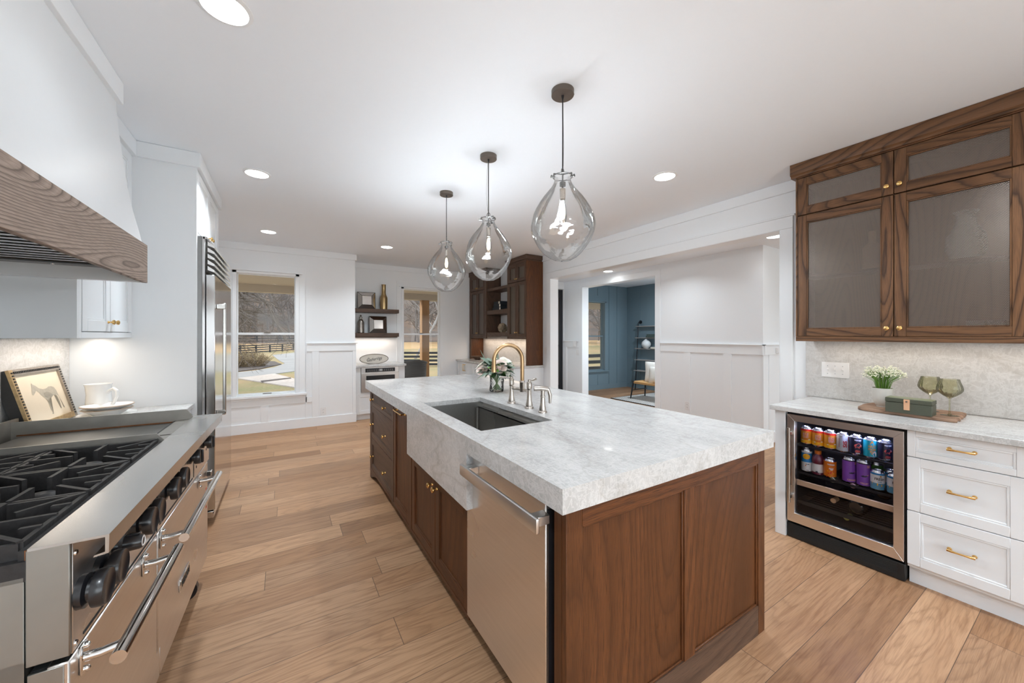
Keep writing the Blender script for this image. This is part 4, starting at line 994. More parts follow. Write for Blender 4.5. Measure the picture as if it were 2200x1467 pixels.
b = B(); b.box(-1.165, -.542, 2.785, 3.458, .884, .914, 'quartzite', .002); one(b, 'side_worktop', 'pale stone worktop between the range and the refrigerator', 'worktop', (-.85, 3.11, .884))
b = B(); b.box(-1.169, -1.15, 1.1, 3.458, .916, 1.384, 'quartzite_splash'); one(b, 'backsplash', 'pale stone backsplash behind the horse print', 'backsplash', (-1.16, 2.9, .916))

HD = T('range_hood', 'large white flared range hood with a weathered oak band', 'hood', (-.9, 1.97, 1.675))
prof = [(-.630, 1.874), (-.643, 1.941), (-.667, 2.049), (-.686, 2.159), (-.705, 2.318), (-.717, 2.425), (-.728, 2.558), (-.729, 2.62)]
b = B(); b.prism([(-1.165, 1.874)]+prof+[(-1.165, 2.62)], 'y', 1.25, 2.679, 'cabinet_paint'); part(b, 'hood_shell', HD)
b = B(); b.box(-1.165, -.707, 1.22, 2.70, 2.592, H-.002, 'trim_paint', .002); part(b, 'crown_board', HD)
b = B(); b.box(-.633, -.611, 1.25, 2.679, 1.675, 1.874, 'greige_oak_y', .002); b.box(-1.165, -.633, 2.659, 2.679, 1.70, 1.874, 'greige_oak_x'); b.box(-1.165, -.633, 1.25, 1.27, 1.70, 1.874, 'greige_oak_x')
part(b, 'oak_band', HD, 'weathered grey oak band')
b = B(); b.box(-1.165, -.633, 2.640, 2.6795, 1.675, 1.70, 'trim_paint'); b.box(-1.165, -.64, 2.640, 2.659, 1.70, 1.75, 'trim_paint'); b.box(-1.165, -1.145, 1.27, 2.659, 1.675, 1.80, 'trim_paint'); part(b, 'side_board', HD)
b = B(); b.box(-1.145, -.64, 1.27, 2.64, 1.80, 1.81, 'gap_dark'); b.box(-1.145, -.640, 2.57, 2.64, 1.735, 1.74, 'steel_dark'); b.box(-.70, -.640, 1.27, 2.57, 1.735, 1.74, 'steel_dark')
for x in (-.75, -.92): b.lathe([(0, -.006), (.006, -.004), (.007, 0)], (x, 2.605, 1.735), 'chrome', 12)
part(b, 'liner', HD)
b = B()
for k in range(17):
    y = 1.42+k*.067
    b.prism([(y, 1.741), (y+.020, 1.739), (y+.022, 1.740), (y+.022, 1.743), (y+.002, 1.745)], 'x', -1.13, -.702, 'steel_bright')
part(b, 'baffle_filter', HD)

# ================================================================ range (slightly skewed on its casters)
RG = T('gas_range', 'professional stainless steel gas range with griddle, black grates and knobs', 'range', (-.343, 1.217, 0), -math.atan(.0233))
def rp(b, name, par=None, **k): return part(b, name, par or RG, local=True, **k)
L = 1.537; st = 'steel_worn'
b = B()
b.box(-.79, -.130, .004, L-.004, .13, .70, 'steel_side'); b.box(-.79, -.130, .004, .012, .13, .882, 'steel_side', .001); b.box(-.79, -.130, L-.012, L-.004, .13, .94, 'steel_side', .001)
b.box(-.128, -.062, .002, .012, .686, .938, 'steel_side', .002); b.box(-.128, -.072, .004, L-.004, .70, .93, 'steel_dark'); b.box(-.126, -.072, .004, .012, .13, .668, 'steel_side', .001); b.box(-.79, -.78, .0, L, .70, 1.0, st)
b.box(-.132, -.124, .010, .014, .88, .936, 'rust')
rp(b, 'range_body')
b = B()
b.prism([(-.124, .9365), (-.006, .9365), (-.006, .903), (-.024, .899), (-.025, .895), (0, .899), (0.001, .942), (-.124, .942)], 'y', 0, L, 'steel_h'); rp(b, 'front_ledge')
b = B(); b.box(-.070, -.061, .012, L-.002, .684, .936, 'steel_warm', .001)
b.box(-.0615, -.0595, .595, .60, .69, .88, 'gap_dark'); b.box(-.0615, -.0595, 1.16, 1.165, .70, .90, 'gap_dark')
b.box(-.0612, -.0600, .06, .58, .694, .700, 'gap_dark'); b.box(-.0612, -.0600, .63, 1.14, .700, .706, 'gap_dark')
for z in (.70, .905): b.lathe([(0, .006), (.006, .003), (.007, 0)], (-.061, .024, z), 'chrome', 10, axis='x')
for z, y in ((.735, 1.22), (.76, 1.46), (.735, .592)): b.cyl((-.062, y, z), (-.060, y, z), .007, 'gap_dark', seg=10)
rp(b, 'control_panel')
def rknob(y, z=.815, r=.041, small=False):
    b = B(); x = -.061
    if small:
        b.lathe([(0, 0), (.032, 0), (.030, .012), (.022, .018), (.020, .050), (.017, .056), (0, .056)], (x, y, z), 'black_plastic', 24, axis='x')
        b.lathe([(.010, .0565), (.0125, .0575), (.015, .0565)], (x, y, z), 'white_plastic', 20, axis='x'); b.box(x+.02, x+.05, y-.004, y+.004, z+.019, z+.026, 'black_plastic', .002)
    else:
        b.lathe([(0, 0), (r*.9, 0), (r*.9, .012), (r*.62, .016), (r*.60, .024), (r*.98, .026), (r, .032), (r, .043), (r*.93, .048), (r*.86, .046), (0, .044)], (x, y, z), 'black_plastic', 32, axis='x')
    return rp(b, 'knob')
for y in (.045, .135): rknob(y, .803)
rknob(.245, .812, small=True)
for y in (.385, .462, .675, .802): rknob(y, .813)
for y in (1.055, 1.335):
    k = rknob(y, .828, .034); b = B(); b.box(-.014, -.004, y-.007, y+.007, .798, .858, 'black_plastic', .003); rp(b, 'grip', k)
# ovens
def oven(y0, y1, h0, h1, badge):
    b = B(); b.box(-.100, -.064, y0, y1, .236, .672, 'steel_warm', .003)
    b.box(-.126, -.10, y0+.01, y1-.01, .24, .668, 'gap_dark'); d = rp(b, 'oven_door')
    b = B(); b.cyl((.014, h0, .648), (.014, h1, .648), .0155, 'chrome', seg=24)
    for y in (h0+.055, h1-.055):
        b.tube([(-.064, y, .640), (-.03, y, .640), (.010, y, .647)], [.011, .0105, .0105], 'chrome', 16)
        b.box(-.064, -.057, y-.016, y+.016, .605, .675, 'chrome', .004)
        for z in (.612, .668): b.ball((-.055, y, z), .007, 'chrome', (1, 1, 1), 10, 6)
    rp(b, 'handle', d)
    if badge:
        yc = .99; b = B(); b.box(-.064, -.058, yc-.085, yc+.085, .285, .335, 'chrome', .002); b.box(-.0585, -.0572, yc-.080, yc+.080, .289, .331, 'steel_h', .001)
        b.text('VULCAN', .038, 'black_matte', lambda u, v, w: (-.0570+w, yc+u, .309+v), .0008, bold=.0012, width=.135); rp(b, 'name_plate', d)
oven(.006, .612, .005, .525, False); oven(.625, 1.455, .60, 1.34, True)
b = B(); b.box(-.100, -.066, 1.462, L-.006, .236, .672, 'steel_warm', .002)
for z in (.42, .50): b.box(-.0665, -.065, 1.48, 1.50, z, z+.035, 'ink_red'); b.box(-.065, -.0645, 1.486, 1.494, z+.006, z+.012, 'gap_dark')
b.box(-.063, -.04, 1.475, 1.51, .60, .63, 'black_plastic', .003); rp(b, 'side_strip')
b = B(); b.box(-.100, -.068, .006, .66, .125, .230, 'steel_warm', .002); b.box(-.100, -.068, .668, L-.004, .125, .230, 'steel_warm', .002); rp(b, 'kick_panel')
for y in (.12, 1.36):
    for x in (-.13, -.70):
        b = B(); b.cyl((x, y-.018, .052), (x, y+.018, .052), .052, 'black_plastic', seg=22); b.box(x-.02, x+.02, y-.024, y+.024, .06, .13, 'steel_dark'); rp(b, 'caster')
# top: burner wells, divider, griddle
b = B(); b.box(-.78, -.128, .012, .965, .865, .872, 'cast_iron'); b.box(-.142, -.128, .012, .965, .872, .936, 'cast_iron'); b.box(-.78, -.128, .004, .03, .872, .915, 'cast_iron'); rp(b, 'burner_tray')
b = B(); b.prism([(-.78, .87), (-.128, .87), (-.128, .945), (-.150, .972), (-.78, .972)], 'y', .966, .975, st); rp(b, 'divider')
b = B(); b.box(-.74, -.20, .985, 1.47, .900, .925, 'griddle', .002); b.box(-.78, -.128, .975, L-.004, .86, .90, 'steel_side'); b.box(-.20, -.19, .985, 1.47, .90, .932, 'black_matte')
b.box(-.19, -.128, .975, 1.10, .90, .934, st, .001); b.box(-.19, -.128, 1.12, L-.01, .90, .934, st, .001); rp(b, 'griddle_plate')
b = B(); b.prism([(-.78, .90), (-.125, .90), (-.125, .955), (-.150, .990), (-.78, .990)], 'y', 1.478, 1.486, st); b.box(-.76, -.20, 1.4705, 1.478, .924, .929, 'rust'); rp(b, 'splash_guard')
def grate(xc, yc, sx, sy):
    """cast-iron grate: outer frame, hub gap and eight fingers"""
    b = B(); z1 = .953; z0 = .925; t = .0055; ci = 'cast_iron'
    def bar(x0, y0, x1, y1, h0=z0, h1=z1, t=t):
        d = Vector((x1-x0, y1-y0)).normalized(); n = Vector((-d.y, d.x))*t
        b.prism([(x0+n.x, y0+n.y), (x1+n.x, y1+n.y), (x1-n.x, y1-n.y), (x0-n.x, y0-n.y)], 'z', h0, h1, ci)
    for x in (xc-sx, xc+sx): bar(x, yc-sy, x, yc+sy, .89, z1-.004)
    for y in (yc-sy, yc+sy): bar(xc-sx, y, xc+sx, y, .89, z1-.004)
    g = .045
    for dx, dy in ((1, 0), (-1, 0), (0, 1), (0, -1)): bar(xc+dx*g, yc+dy*g, xc+dx*sx, yc+dy*sy, .905, z1)
    for dx, dy in ((1, 1), (-1, 1), (1, -1), (-1, -1)): bar(xc+dx*g*1.25, yc+dy*g*1.25, xc+dx*sx, yc+dy*sy, .905, z1)
    for dx in (-1, 1):
        bar(xc+dx*.115, yc-sy*.45, xc+dx*sx, yc-sy*.45); bar(xc+dx*.115, yc+sy*.45, xc+dx*sx, yc+sy*.45)
    b.lathe([(0, .875), (.034, .875), (.040, .895), (.036, .912), (.028, .918), (0, .919)], (xc, yc, 0), 'cast_iron', 20)
    b.box(xc-sx+.01, xc+sx-.01, yc-sy+.012, yc+sy-.012, .872, .880, 'cast_iron')
    return rp(b, 'grate')
for j, yc in enumerate((.176, .488, .800)):
    for i, xc in enumerate((-.296, -.612)): grate(xc, yc, .150, .148)

# objects on the side worktop
zc = .915
FP = T('framed_print', 'small horse print in a gilt and black frame leaning on the stone backsplash', 'picture', (-1.08, 3.02, zc))
y0, y1 = 2.79, 3.265; hgt = .318; lean = math.radians(14)
xb0 = -1.062
def FR_(u, v, w): return (xb0 - v*math.sin(lean) + w*math.cos(lean), y0+u, zc+.004+ v*math.cos(lean) + w*math.sin(lean))
def slab(b, u0, u1, v0, v1, w0, w1, m):
    c = [FR_(u, v, w) for w in (w0, w1) for v in (v0, v1) for u in (u0, u1)]
    vs = [b.bm.verts.new(p) for p in c]; fs = [b.bm.faces.new([vs[i] for i in q]) for q in ((0, 1, 3, 2), (4, 5, 7, 6), (0, 1, 5, 4), (2, 3, 7, 6), (0, 2, 6, 4), (1, 3, 7, 5))]
    bmesh.ops.recalc_face_normals(b.bm, faces=fs); b._set(fs, m)
Wd = y1-y0; fw = .038
b = B()
for a in ((0, Wd, 0, fw), (0, Wd, hgt-fw, hgt), (0, fw, fw, hgt-fw), (Wd-fw, Wd, fw, hgt-fw)):
    slab(b, *a, -.042, 0, 'frame_black')
slab(b, fw, Wd-fw, fw, hgt-fw, -.03, -.02, 'frame_black')
part(b, 'frame', FP, 'black outer frame')
b = B()
slab(b, 0, .030, 0, hgt, 0, .012, 'frame_gilt'); slab(b, Wd-.030, Wd, 0, hgt, 0, .012, 'frame_silver'); slab(b, .030, Wd-.030, hgt-.030, hgt, 0, .012, 'frame_silver'); slab(b, .030, Wd-.030, 0, .030, 0, .012, 'frame_gilt')
for k in range(30):
    u = .03+k*(Wd-.06)/29; slab(b, u, u+.007, hgt-.021, hgt-.010, .012, .016, 'frame_black')
for k in range(20):
    v = .02+k*(hgt-.04)/19; slab(b, .010, .022, v, v+.007, .012, .015, 'frame_black'); slab(b, Wd-.022, Wd-.010, v, v+.007, .012, .015, 'frame_black')
part(b, 'gilt_moulding', FP)
b = B(); slab(b, .03, Wd-.03, .03, hgt-.03, -.006, .002, 'print_paper')
horse = [(.30, .86), (.315, .90), (.33, .86), (.38, .82), (.44, .74), (.52, .70), (.60, .70), (.67, .735), (.74, .73), (.80, .69), (.83, .60), (.835, .52), (.845, .42), (.86, .30), (.875, .16), (.865, .12), (.89, .11), (.885, .16), (.865, .30), (.84, .44), (.79, .50),
 (.80, .40), (.80, .26), (.795, .16), (.78, .12), (.81, .11), (.815, .20), (.82, .34), (.80, .46), (.73, .50), (.64, .44), (.56, .45), (.53, .40), (.535, .28), (.53, .17), (.545, .08), (.525, .05), (.56, .04), (.56, .16), (.555, .30), (.50, .48), (.44, .56), (.40, .66), (.36, .70), (.33, .66), (.27, .60), (.245, .62), (.26, .70), (.285, .78)]
pw, ph = Wd-2*fw, hgt-2*fw
vs = [b.bm.verts.new(FR_(fw+x*pw, fw+(y*.9+.02)*ph, .0028)) for x, y in horse]
f = b.bm.faces.new(vs); b._set([f], 'print_ink'); bmesh.ops.triangulate(b.bm, faces=[f])
bl = [(.50, .50), (.56, .46), (.64, .45), (.70, .50), (.66, .58), (.58, .62), (.50, .60)]
f = b.bm.faces.new([b.bm.verts.new(FR_(fw+x*pw, fw+(y*.9+.02)*ph, .0034)) for x, y in bl]); b._set([f], 'print_ink_dark')
part(b, 'print', FP, 'pale print of a standing horse', ang=10)

JG = T('ceramic_jug', 'white glazed ceramic jug with a loop handle behind the stacked bowl', 'jug', (-.95, 3.22, zc))
b = B()
def lip(a, z): return 1+.10*max(0, math.cos(a-math.radians(205)))**6*max(0, (z-.13)/.07)
b.lathe([(0, 0), (.058, 0), (.060, .004), (.057, .06), (.053, .13), (.054, .178), (.058, .192), (.0545, .192), (.050, .178), (.049, .13), (.053, .06), (.05, .010), (0, .008)], (-.95, 3.22, zc), 'ceramic', 36, lip)
part(b, 'jug_body', JG)
b = B(); hd = Vector((.85, -.52, 0)).normalized(); base = Vector((-.95, 3.22, zc))
b.tube([base+hd*r+Vector((0, 0, z)) for r, z in ((.050, .135), (.065, .152), (.09, .165), (.110, .150), (.112, .12), (.095, .085), (.075, .06), (.054, .045))], [.008, .0085, .009, .009, .009, .0085, .008, .009], 'ceramic', 12); part(b, 'handle', JG)
b = B(); b.lathe([(0, 0), (.05, 0), (.055, .004), (.10, .018), (.125, .026), (.122, .030), (.098, .022), (.05, .009), (0, .007)], (-.875, 3.09, zc), 'ceramic', 40); one(b, 'dinner_plate', 'white plate with a worn brown rim, lowest under the bowl by the jug', 'plate', (-.875, 3.09, zc))
b = B(); b.lathe([(0, 0), (.045, 0), (.05, .005), (.085, .030), (.108, .044), (.104, .0475), (.082, .034), (.046, .010), (0, .008)], (-.875, 3.09, zc+.012), 'ceramic', 40); b.lathe([(.103, .0445), (.1085, .0445), (.1045, .0482), (.103, .0475)], (-.875, 3.09, zc+.012), 'ceramic_rim', 40, close=True)
one(b, 'shallow_bowl', 'shallow white bowl with brown rim resting on the plate by the jug', 'bowl', (-.875, 3.09, zc+.012))
b = B(); b.lathe([(0, 0), (.045, 0), (.085, .018), (.112, .030), (.109, .034), (.083, .022), (.045, .008), (0, .008)], (-.875, 3.09, zc+.046), 'ceramic', 40); b.lathe([(.108, .0305), (.1125, .0305), (.1095, .0347), (.1075, .034)], (-.875, 3.09, zc+.046), 'ceramic_rim', 40, close=True)
one(b, 'shallow_bowl', 'topmost shallow white bowl of the stack in front of the jug', 'bowl', (-.875, 3.09, zc+.046))
b = B()
for k in range(6): 
    r = .012+k*.013; b.lathe([(r-.0065, 0), (r-.004, .006), (r, .009), (r+.004, .006), (r+.0065, 0)], (-.725, 3.06, zc), 'rope_mat', 36, lambda a, z: 1+.01*math.sin(a*30))
one(b, 'woven_coaster', 'small round brown woven mat right of the stacked bowls', 'mat', (-.725, 3.06, zc))
# ================================================================ pendants and recessed lights
def pendant_proto():
    t = T('glass_pendant', 'p', 'pendant light', (0, 0, 0), 0, 'clear glass pendants over the island')
    b = B(); b.lathe([(0, -.028), (.058, -.028), (.060, -.026), (.060, 0), (0, 0)], (0, 0, 0), 'bronze_dark', 36); b.ball((.045, -.04, -.014), .004, 'bronze_dark', (1, 1, 1), 8, 6); b.cyl((0, 0, -.028), (0, 0, -.045), .008, 'black_plastic', .005, 12); part(b, 'canopy', t)
    b = B(); b.tube([(0, 0, -.04), (.001, 0, -.2), (0, 0, -.44)], .0035, 'black_plastic', 8); part(b, 'cord', t)
    b = B(); b.tube([(.004, 0, -.03), (.012, .004, -.15), (.016, .004, -.28), (.006, 0, -.40)], .0009, 'steel_dark', 6); part(b, 'safety_wire', t)
    b = B(); nz = -.455                                    # clamp ring with three screws, hook
    b.tube([(math.cos(a)*.012, 0, nz+.022+math.sin(a)*.018) for a in [i/12*2*pi for i in range(13)]], .0025, 'steel_dark', 8, False)
    b.tube([(math.cos(a)*.052, math.sin(a)*.052, nz-.004) for a in [i/32*2*pi for i in range(33)]], .003, 'steel_dark', 8, False)
    for k in range(3):
        a = k*2*pi/3+.6; c, s2 = math.cos(a), math.sin(a)
        b.tube([(0, 0, nz+.008), (c*.03, s2*.03, nz+.006), (c*.054, s2*.054, nz+.004), (c*.058, s2*.058, nz-.018)], .003, 'steel_dark', 8)
        b.cyl((c*.048, s2*.048, nz-.014), (c*.070, s2*.070, nz-.014), .0045, 'steel_dark', seg=10); b.cyl((c*.066, s2*.066, nz-.014), (c*.070, s2*.070, nz-.014), .008, 'steel_dark', seg=12)
    part(b, 'clamp_ring', t)
    b = B(); b.cyl((0, 0, nz), (0, 0, nz-.10), .004, 'steel_dark', seg=10); b.cyl((0, 0, nz-.035), (0, 0, nz-.055), .016, 'steel_dark', seg=20); b.cyl((0, 0, nz-.07), (0, 0, nz-.125), .016, 'nickel', .014, 20); part(b, 'lamp_holder', t)
    b = B(); b.lathe([(0, -.26), (.012, -.255), (.021, -.235), (.023, -.21), (.019, -.17), (.013, -.14), (.012, -.122), (0, -.12)], (0, 0, nz+0.0), 'pendant_glass', 18)
    lb = part(b, 'bulb', t); b = B()
    b.lathe([(0, -.235), (.011, -.225), (.0135, -.20), (.011, -.165), (.005, -.145), (0, -.142)], (0, 0, nz), 'bulb_glow', 14); part(b, 'filament', lb, 'glowing filament')
    # hand-blown glass shell with slanting folds in its lower half
    pr = [(.048, 0), (.0465, -.010), (.044, -.025), (.044, -.040), (.050, -.056), (.063, -.078), (.084, -.103), (.106, -.130), (.126, -.160), (.144, -.192), (.158, -.222), (.166, -.252), (.169, -.278), (.166, -.306), (.156, -.336), (.141, -.366), (.122, -.395), (.100, -.422), (.076, -.444), (.042, -.462), (0, -.466)]
    def fold(a, z):
        f = min(1, max(0, (-z-.10)/.16))*min(1, (z+.475)/.06)
        tw = a + z*4.5
        s1 = math.sin(3*tw+.6); s3 = abs(math.sin(2.5*tw+1.1))
        return 1+f*(.022*s1+.030*(s3**3)-.008+.012*math.sin(7*tw+2)+.008*math.sin(2*a+z*9))
    b = B(); zs = []
    for (r0, z0), (r1, z1) in zip(pr, pr[1:]):
        for q in range(3): zs.append((r0+(r1-r0)*q/3, z0+(z1-z0)*q/3))
    zs.append(pr[-1])
    b.lathe([(max(r, 0), z) for r, z in zs], (0, 0, nz+.012), 'pendant_glass', 72, fold); part(b, 'glass_shade', t, ang=80)
    return t
pend = pendant_proto()
PL = ['nearest and largest-looking clear glass pendant, right of the other two over the island', 'middle clear glass pendant of the three over the island', 'farthest clear glass pendant over the island, nearest the windows']
for i, y in enumerate((1.55, 2.393, 3.212)):
    if i == 0: pend.location = (1.27, y, H); pend.rotation_euler = (0, 0, .3); pend['label'] = PL[0]; pr_ = pend
    else: pr_ = dup(pend, (1.27, y, H), .3+i*1.9, PL[i])
    l = bpy.data.lights.new('pendant_bulb', 'POINT'); l.energy = (10, 12, 19)[i]; l.color = (.88, .94, 1); l.shadow_soft_size = .03
    o = bpy.data.objects.new('pendant_bulb', l); COL.objects.link(o); o.location = (1.27, y, H-.455-.25)
def recessed():
    t = T('recessed_light', 'r', 'ceiling light', (0, 0, 0), 0, 'recessed ceiling lights')
    b = B(); b.lathe([(.079, -.001), (.095, -.001), (.095, -.004), (.079, -.009)], (0, 0, 0), 'white_plastic', 40, close=True); part(b, 'trim_ring', t)
    b = B(); b.lathe([(0, -.0045), (.079, -.0045), (.079, -.002), (0, -.002)], (0, 0, 0), 'lens_glow', 36); part(b, 'lens', t); return t
rl = recessed(); first = True
RL = ['recessed ceiling light at the top edge of the photo, nearest the range hood', 'recessed ceiling light above the aisle, in front of the tall white cabinet', 'recessed ceiling light near the kitchen window wall, left of the pendants', 'recessed ceiling light near the alcove shelves', 'recessed ceiling light left of the wire mesh cabinets', 'recessed ceiling light over the far side of the island, hidden behind the pendant']
for i, (x, y) in enumerate(DL[:5]):
    if first: rl.location = (x, y, H); rl['label'] = RL[i]; first = False
    else: dup(rl, (x, y, H), 0, RL[i])
for i, (x, y) in enumerate(HL):
    dup(rl, (x, y, HH), 0, ['hall ceiling light seen under the left end of the wide opening', 'hall ceiling light seen under the right end of the wide opening'][i], 'recessed hall lights')
for x, y in DL[:5]+DLB: area('downlight_and_fill', (x, y, H-.012), .15, 1.2 if (x < 0 and 0.5 < y < 2.5) else (9 if y > 4 else (14 if x < 0 else 10)), (.84, .93, 1), spread=125)  # seen ceiling lights plus the unseen lamps added behind the camera
for x, y, pw in ((*HL[0], 1.5), (*HL[1], 2.0), (4.5, 3.4, 10), (4.45, 5.2, 8), (4.5, 1.0, 12), (6.3, 0.6, 10)): area('downlight_and_fill', (x, y, HH-.012), .15, pw*.62, (.84, .93, 1), spread=140)  # lamps beyond the seen hall lights are added fill, without fixtures
area('downlight_and_fill', (6.7, 4.8, H-.012), .15, 38, (.80, .90, 1.0), spread=165)  # fill lamp added to brighten the blue room, no fixture there
area('daylight_fill', (7.97, 3.5, 1.4), 1.3, 45, (.80, .90, 1.0), (math.radians(96), 0, math.radians(75)), 'RECTANGLE', 1.5)  # fill lamp added inside the invented window on the blue room's unseen wall
# ================================================================ cans and bottles in the drinks fridge
def can(name, label, y, x, z, h=.122, r=.033, bands=(), text=(), extra=None, rz=0, slim=False, group='cans in the drinks fridge'):
    """bands: (z0, z1, mat) fractions; text: (body, size, zfrac, mat, width)"""
    t = T(name, label, 'can', (x, y, z), 0, group)
    b = B(); rr = r*.80
    b.lathe([(0, .004), (rr*.9, .0), (rr, .002), (r, .010), (r, h-.013), (rr, h-.003), (rr*.97, h), (rr*.90, h-.004), (0, h-.005)], (x, y, z), 'can_silver', 32)
    b.ball((x-.008, y, z+h-.004), .006, 'can_silver', (1.5, 1, .3), 10, 6); part(b, 'can_body', t)
    b = B()
    for z0, z1, m in bands: b.lathe([(r+.0004, h*z0), (r+.0004, h*z1)], (x, y, z), m, 40)
    # the printed side faces the door and the room: centre of the label at angle pi + 0.55
    A0 = pi+.50+rz
    for body, size, zf, m, wd in text:
        b.text(body, size, m, lambda u, v, w, zf=zf: (x+(r+.0009+w)*math.cos(A0+u/r), y+(r+.0009+w)*math.sin(A0+u/r), z+h*zf+v), 0, width=wd, bold=.0006)
    if extra: extra(b, x, y, z, h, r, A0)
    part(b, 'printed_label', t, ang=80)
    return t
def cpatch(b, pts, m, x, y, z, h, r, A0, off=.0011):
    vs = [b.bm.verts.new((x+(r+off)*math.cos(A0+u/r), y+(r+off)*math.sin(A0+u/r), z+h*.5+v)) for u, v in pts]
    f = b.bm.faces.new(vs); b._set([f], m); bmesh.ops.triangulate(b.bm, faces=[f])
def buffalo(b, *a):
    pts = [(-.021, -.004), (-.019, .006), (-.012, .012), (-.004, .014), (.004, .020), (.012, .017), (.018, .010), (.023, .004), (.021, -.006), (.016, -.008), (.013, -.003), (.008, -.006), (.010, -.018), (.006, -.018), (.003, -.007), (-.006, -.006), (-.012, -.016), (-.016, -.018), (-.014, -.008), (-.019, -.006)]
    cpatch(b, [(u*.85, v*.85) for u, v in pts], 'ink_coral', *a)
    cpatch(b, [(.010, .010), (.018, .006), (.017, .001), (.010, .003)], 'ink_pink', *a, off=.0014)
def clouds(b, *a):
    for u, v in ((-.019, -.028), (.019, -.022)):
        cpatch(b, [(u+.006*math.cos(k), v+.0028*math.sin(k)) for k in [i/10*2*pi for i in range(10)]], 'ink_white', *a)
zt1, zt2 = .646, .458
Y_ = [(0, .26, 'ink_yellow'), (.26, .80, 'ink_orange'), (.80, .93, 'ink_red')]
jt = [('JUICE', .020, .62, 'ink_white', .031), ('QUEST', .020, .47, 'ink_white', .033), ('JUICE', .0195, .622, 'ink_red', .029), ('QUEST', .0195, .472, 'ink_red', .031), ('HAZY IPA', .007, .32, 'ink_red', .018), ('16', .010, .12, 'ink_red', .008)]
for i, y in enumerate((1.127, 1.062, .996)):
    can('drink_can', ['leftmost orange and yellow can on the top shelf of the drinks fridge', 'second orange and yellow can from the left in the drinks fridge', 'third orange and yellow can, left of the silver can'][i], y, 3.09, zt1, bands=[(.10, .30, 'ink_yellow'), (.30, .78, 'ink_amber'), (.78, .89, 'ink_red')], text=jt[:2]+jt[2:], extra=clouds, rz=-.3+.15*i)
def sis(b, x, y, z, h, r, A0):
    b.text('SiS', .026, 'ink_darkred', lambda u, v, w: (x+(r+.0012)*math.cos(A0-v/r+.1), y+(r+.0012)*math.sin(A0-v/r+.1), z+h*.46+u), 0, width=.042, bold=.001)
    for k in (0, 1): cpatch(b, [(.019, .045), (.022, .045), (.034, -.04), (.022, -.052)] if k == 0 else [(-.028, -.03), (-.025, -.03), (-.025, .03), (-.028, .03)], 'ink_darkred', x, y, z, h, r, A0)
can('drink_can', 'silver can with dark red lettering on the top shelf of the drinks fridge', .930, 3.09, zt1, bands=[(.09, .89, 'ink_grey')], extra=sis)
wl_t = [('WILD LEAF', .011, .78, 'ink_white', .034), ('DOUBLE IPA', .006, .19, 'ink_coral', .026), ('AMERICAN', .006, .25, 'ink_coral', .024), ('VODKA SODA', .004, .12, 'ink_white', .02)]
can('drink_can', 'black can with a red buffalo, next to the silver can', .865, 3.09, zt1, bands=[(.09, .89, 'ink_navy')], text=wl_t, extra=buffalo)
def hazy(b, *a):
    cpatch(b, [(-.006, .034), (.006, .034), (.010, .026), (-.010, .026)], 'ink_amber', *a); cpatch(b, [(-.004, .044), (.004, .044), (.006, .036), (-.006, .036)], 'ink_amber', *a)
    cpatch(b, [(.004, -.02), (.014, -.014), (.022, -.024), (.020, -.044), (.006, -.046), (.002, -.034)], 'ink_white', *a); cpatch(b, [(-.004, -.028), (.002, -.026), (.001, -.034), (-.004, -.034)], 'ink_amber', *a)
can('drink_can', 'teal can with orange lettering on the top shelf of the drinks fridge', .799, 3.09, zt1, bands=[(.09, .89, 'ink_teal')], text=[('HAZY', .020, .60, 'ink_amber', .036), ('PROM', .018, .45, 'ink_amber', .034), ('IPA', .012, .33, 'ink_amber', .02)], extra=hazy)
can('drink_can', 'black can with a red buffalo at the right end of the top shelf', .733, 3.09, zt1, bands=[(.09, .89, 'ink_navy')], text=wl_t, extra=buffalo, rz=.15)
def sunlogo(b, *a): cpatch(b, [(-.006+.021*math.cos(k), .030+.019*math.sin(k)) for k in [i/20*2*pi for i in range(20)]], 'ink_yellow', *a); cpatch(b, [(-.014, -.030), (-.008, -.027), (-.006, -.033), (-.012, -.036)], 'ink_orange', *a)
can('drink_can', 'tall blue and white can with a yellow circle on the lower shelf', 1.127, 3.09, zt2, h=.157, r=.030, bands=[(.06, .44, 'ink_white'), (.44, .84, 'ink_blue'), (.84, .92, 'ink_white')], text=[('HIGH', .010, .73, 'ink_white', .02), ('NOON', .010, .66, 'ink_white', .022), ('BLACK CHERRY', .005, .36, 'ink_navy', .022), ('SUN SIPS', .004, .10, 'ink_navy', .014)], extra=sunlogo)
t = T('drink_bottle', 'maroon plastic bottle with an orange cap on the lower fridge shelf', 'bottle', (3.09, 1.063, zt2)); b = B()
b.lathe([(0, .003), (.026, 0), (.033, .006), (.033, .014), (.031, .018), (.031, .075), (.033, .080), (.033, .098), (.028, .118), (.019, .132), (.015, .138), (.015, .142), (0, .142)], (3.09, 1.063, zt2), 'ink_maroon', 32); part(b, 'bottle_body', t)
b = B(); b.lathe([(0, .138), (.018, .138), (.0185, .152), (.018, .160), (0, .161)], (3.09, 1.063, zt2), 'ink_orange', 28); part(b, 'cap', t)
b = B(); b.lathe([(.0318, .019), (.0318, .074)], (3.09, 1.063, zt2), 'ink_white', 36)
for k in range(5): cpatch(b, [(-.02, -.03+k*.008), (.018, -.03+k*.008), (.018, -.028+k*.008), (-.02, -.028+k*.008)], 'ink_grey', 3.09, 1.063, zt2, .157-.03, .0318, pi+.5)
cpatch(b, [(-.018, -.048), (-.006, -.048), (-.006, -.038), (-.018, -.038)], 'ink_navy', 3.09, 1.063, zt2, .13, .0318, pi+.5)
part(b, 'printed_label', t, ang=80)
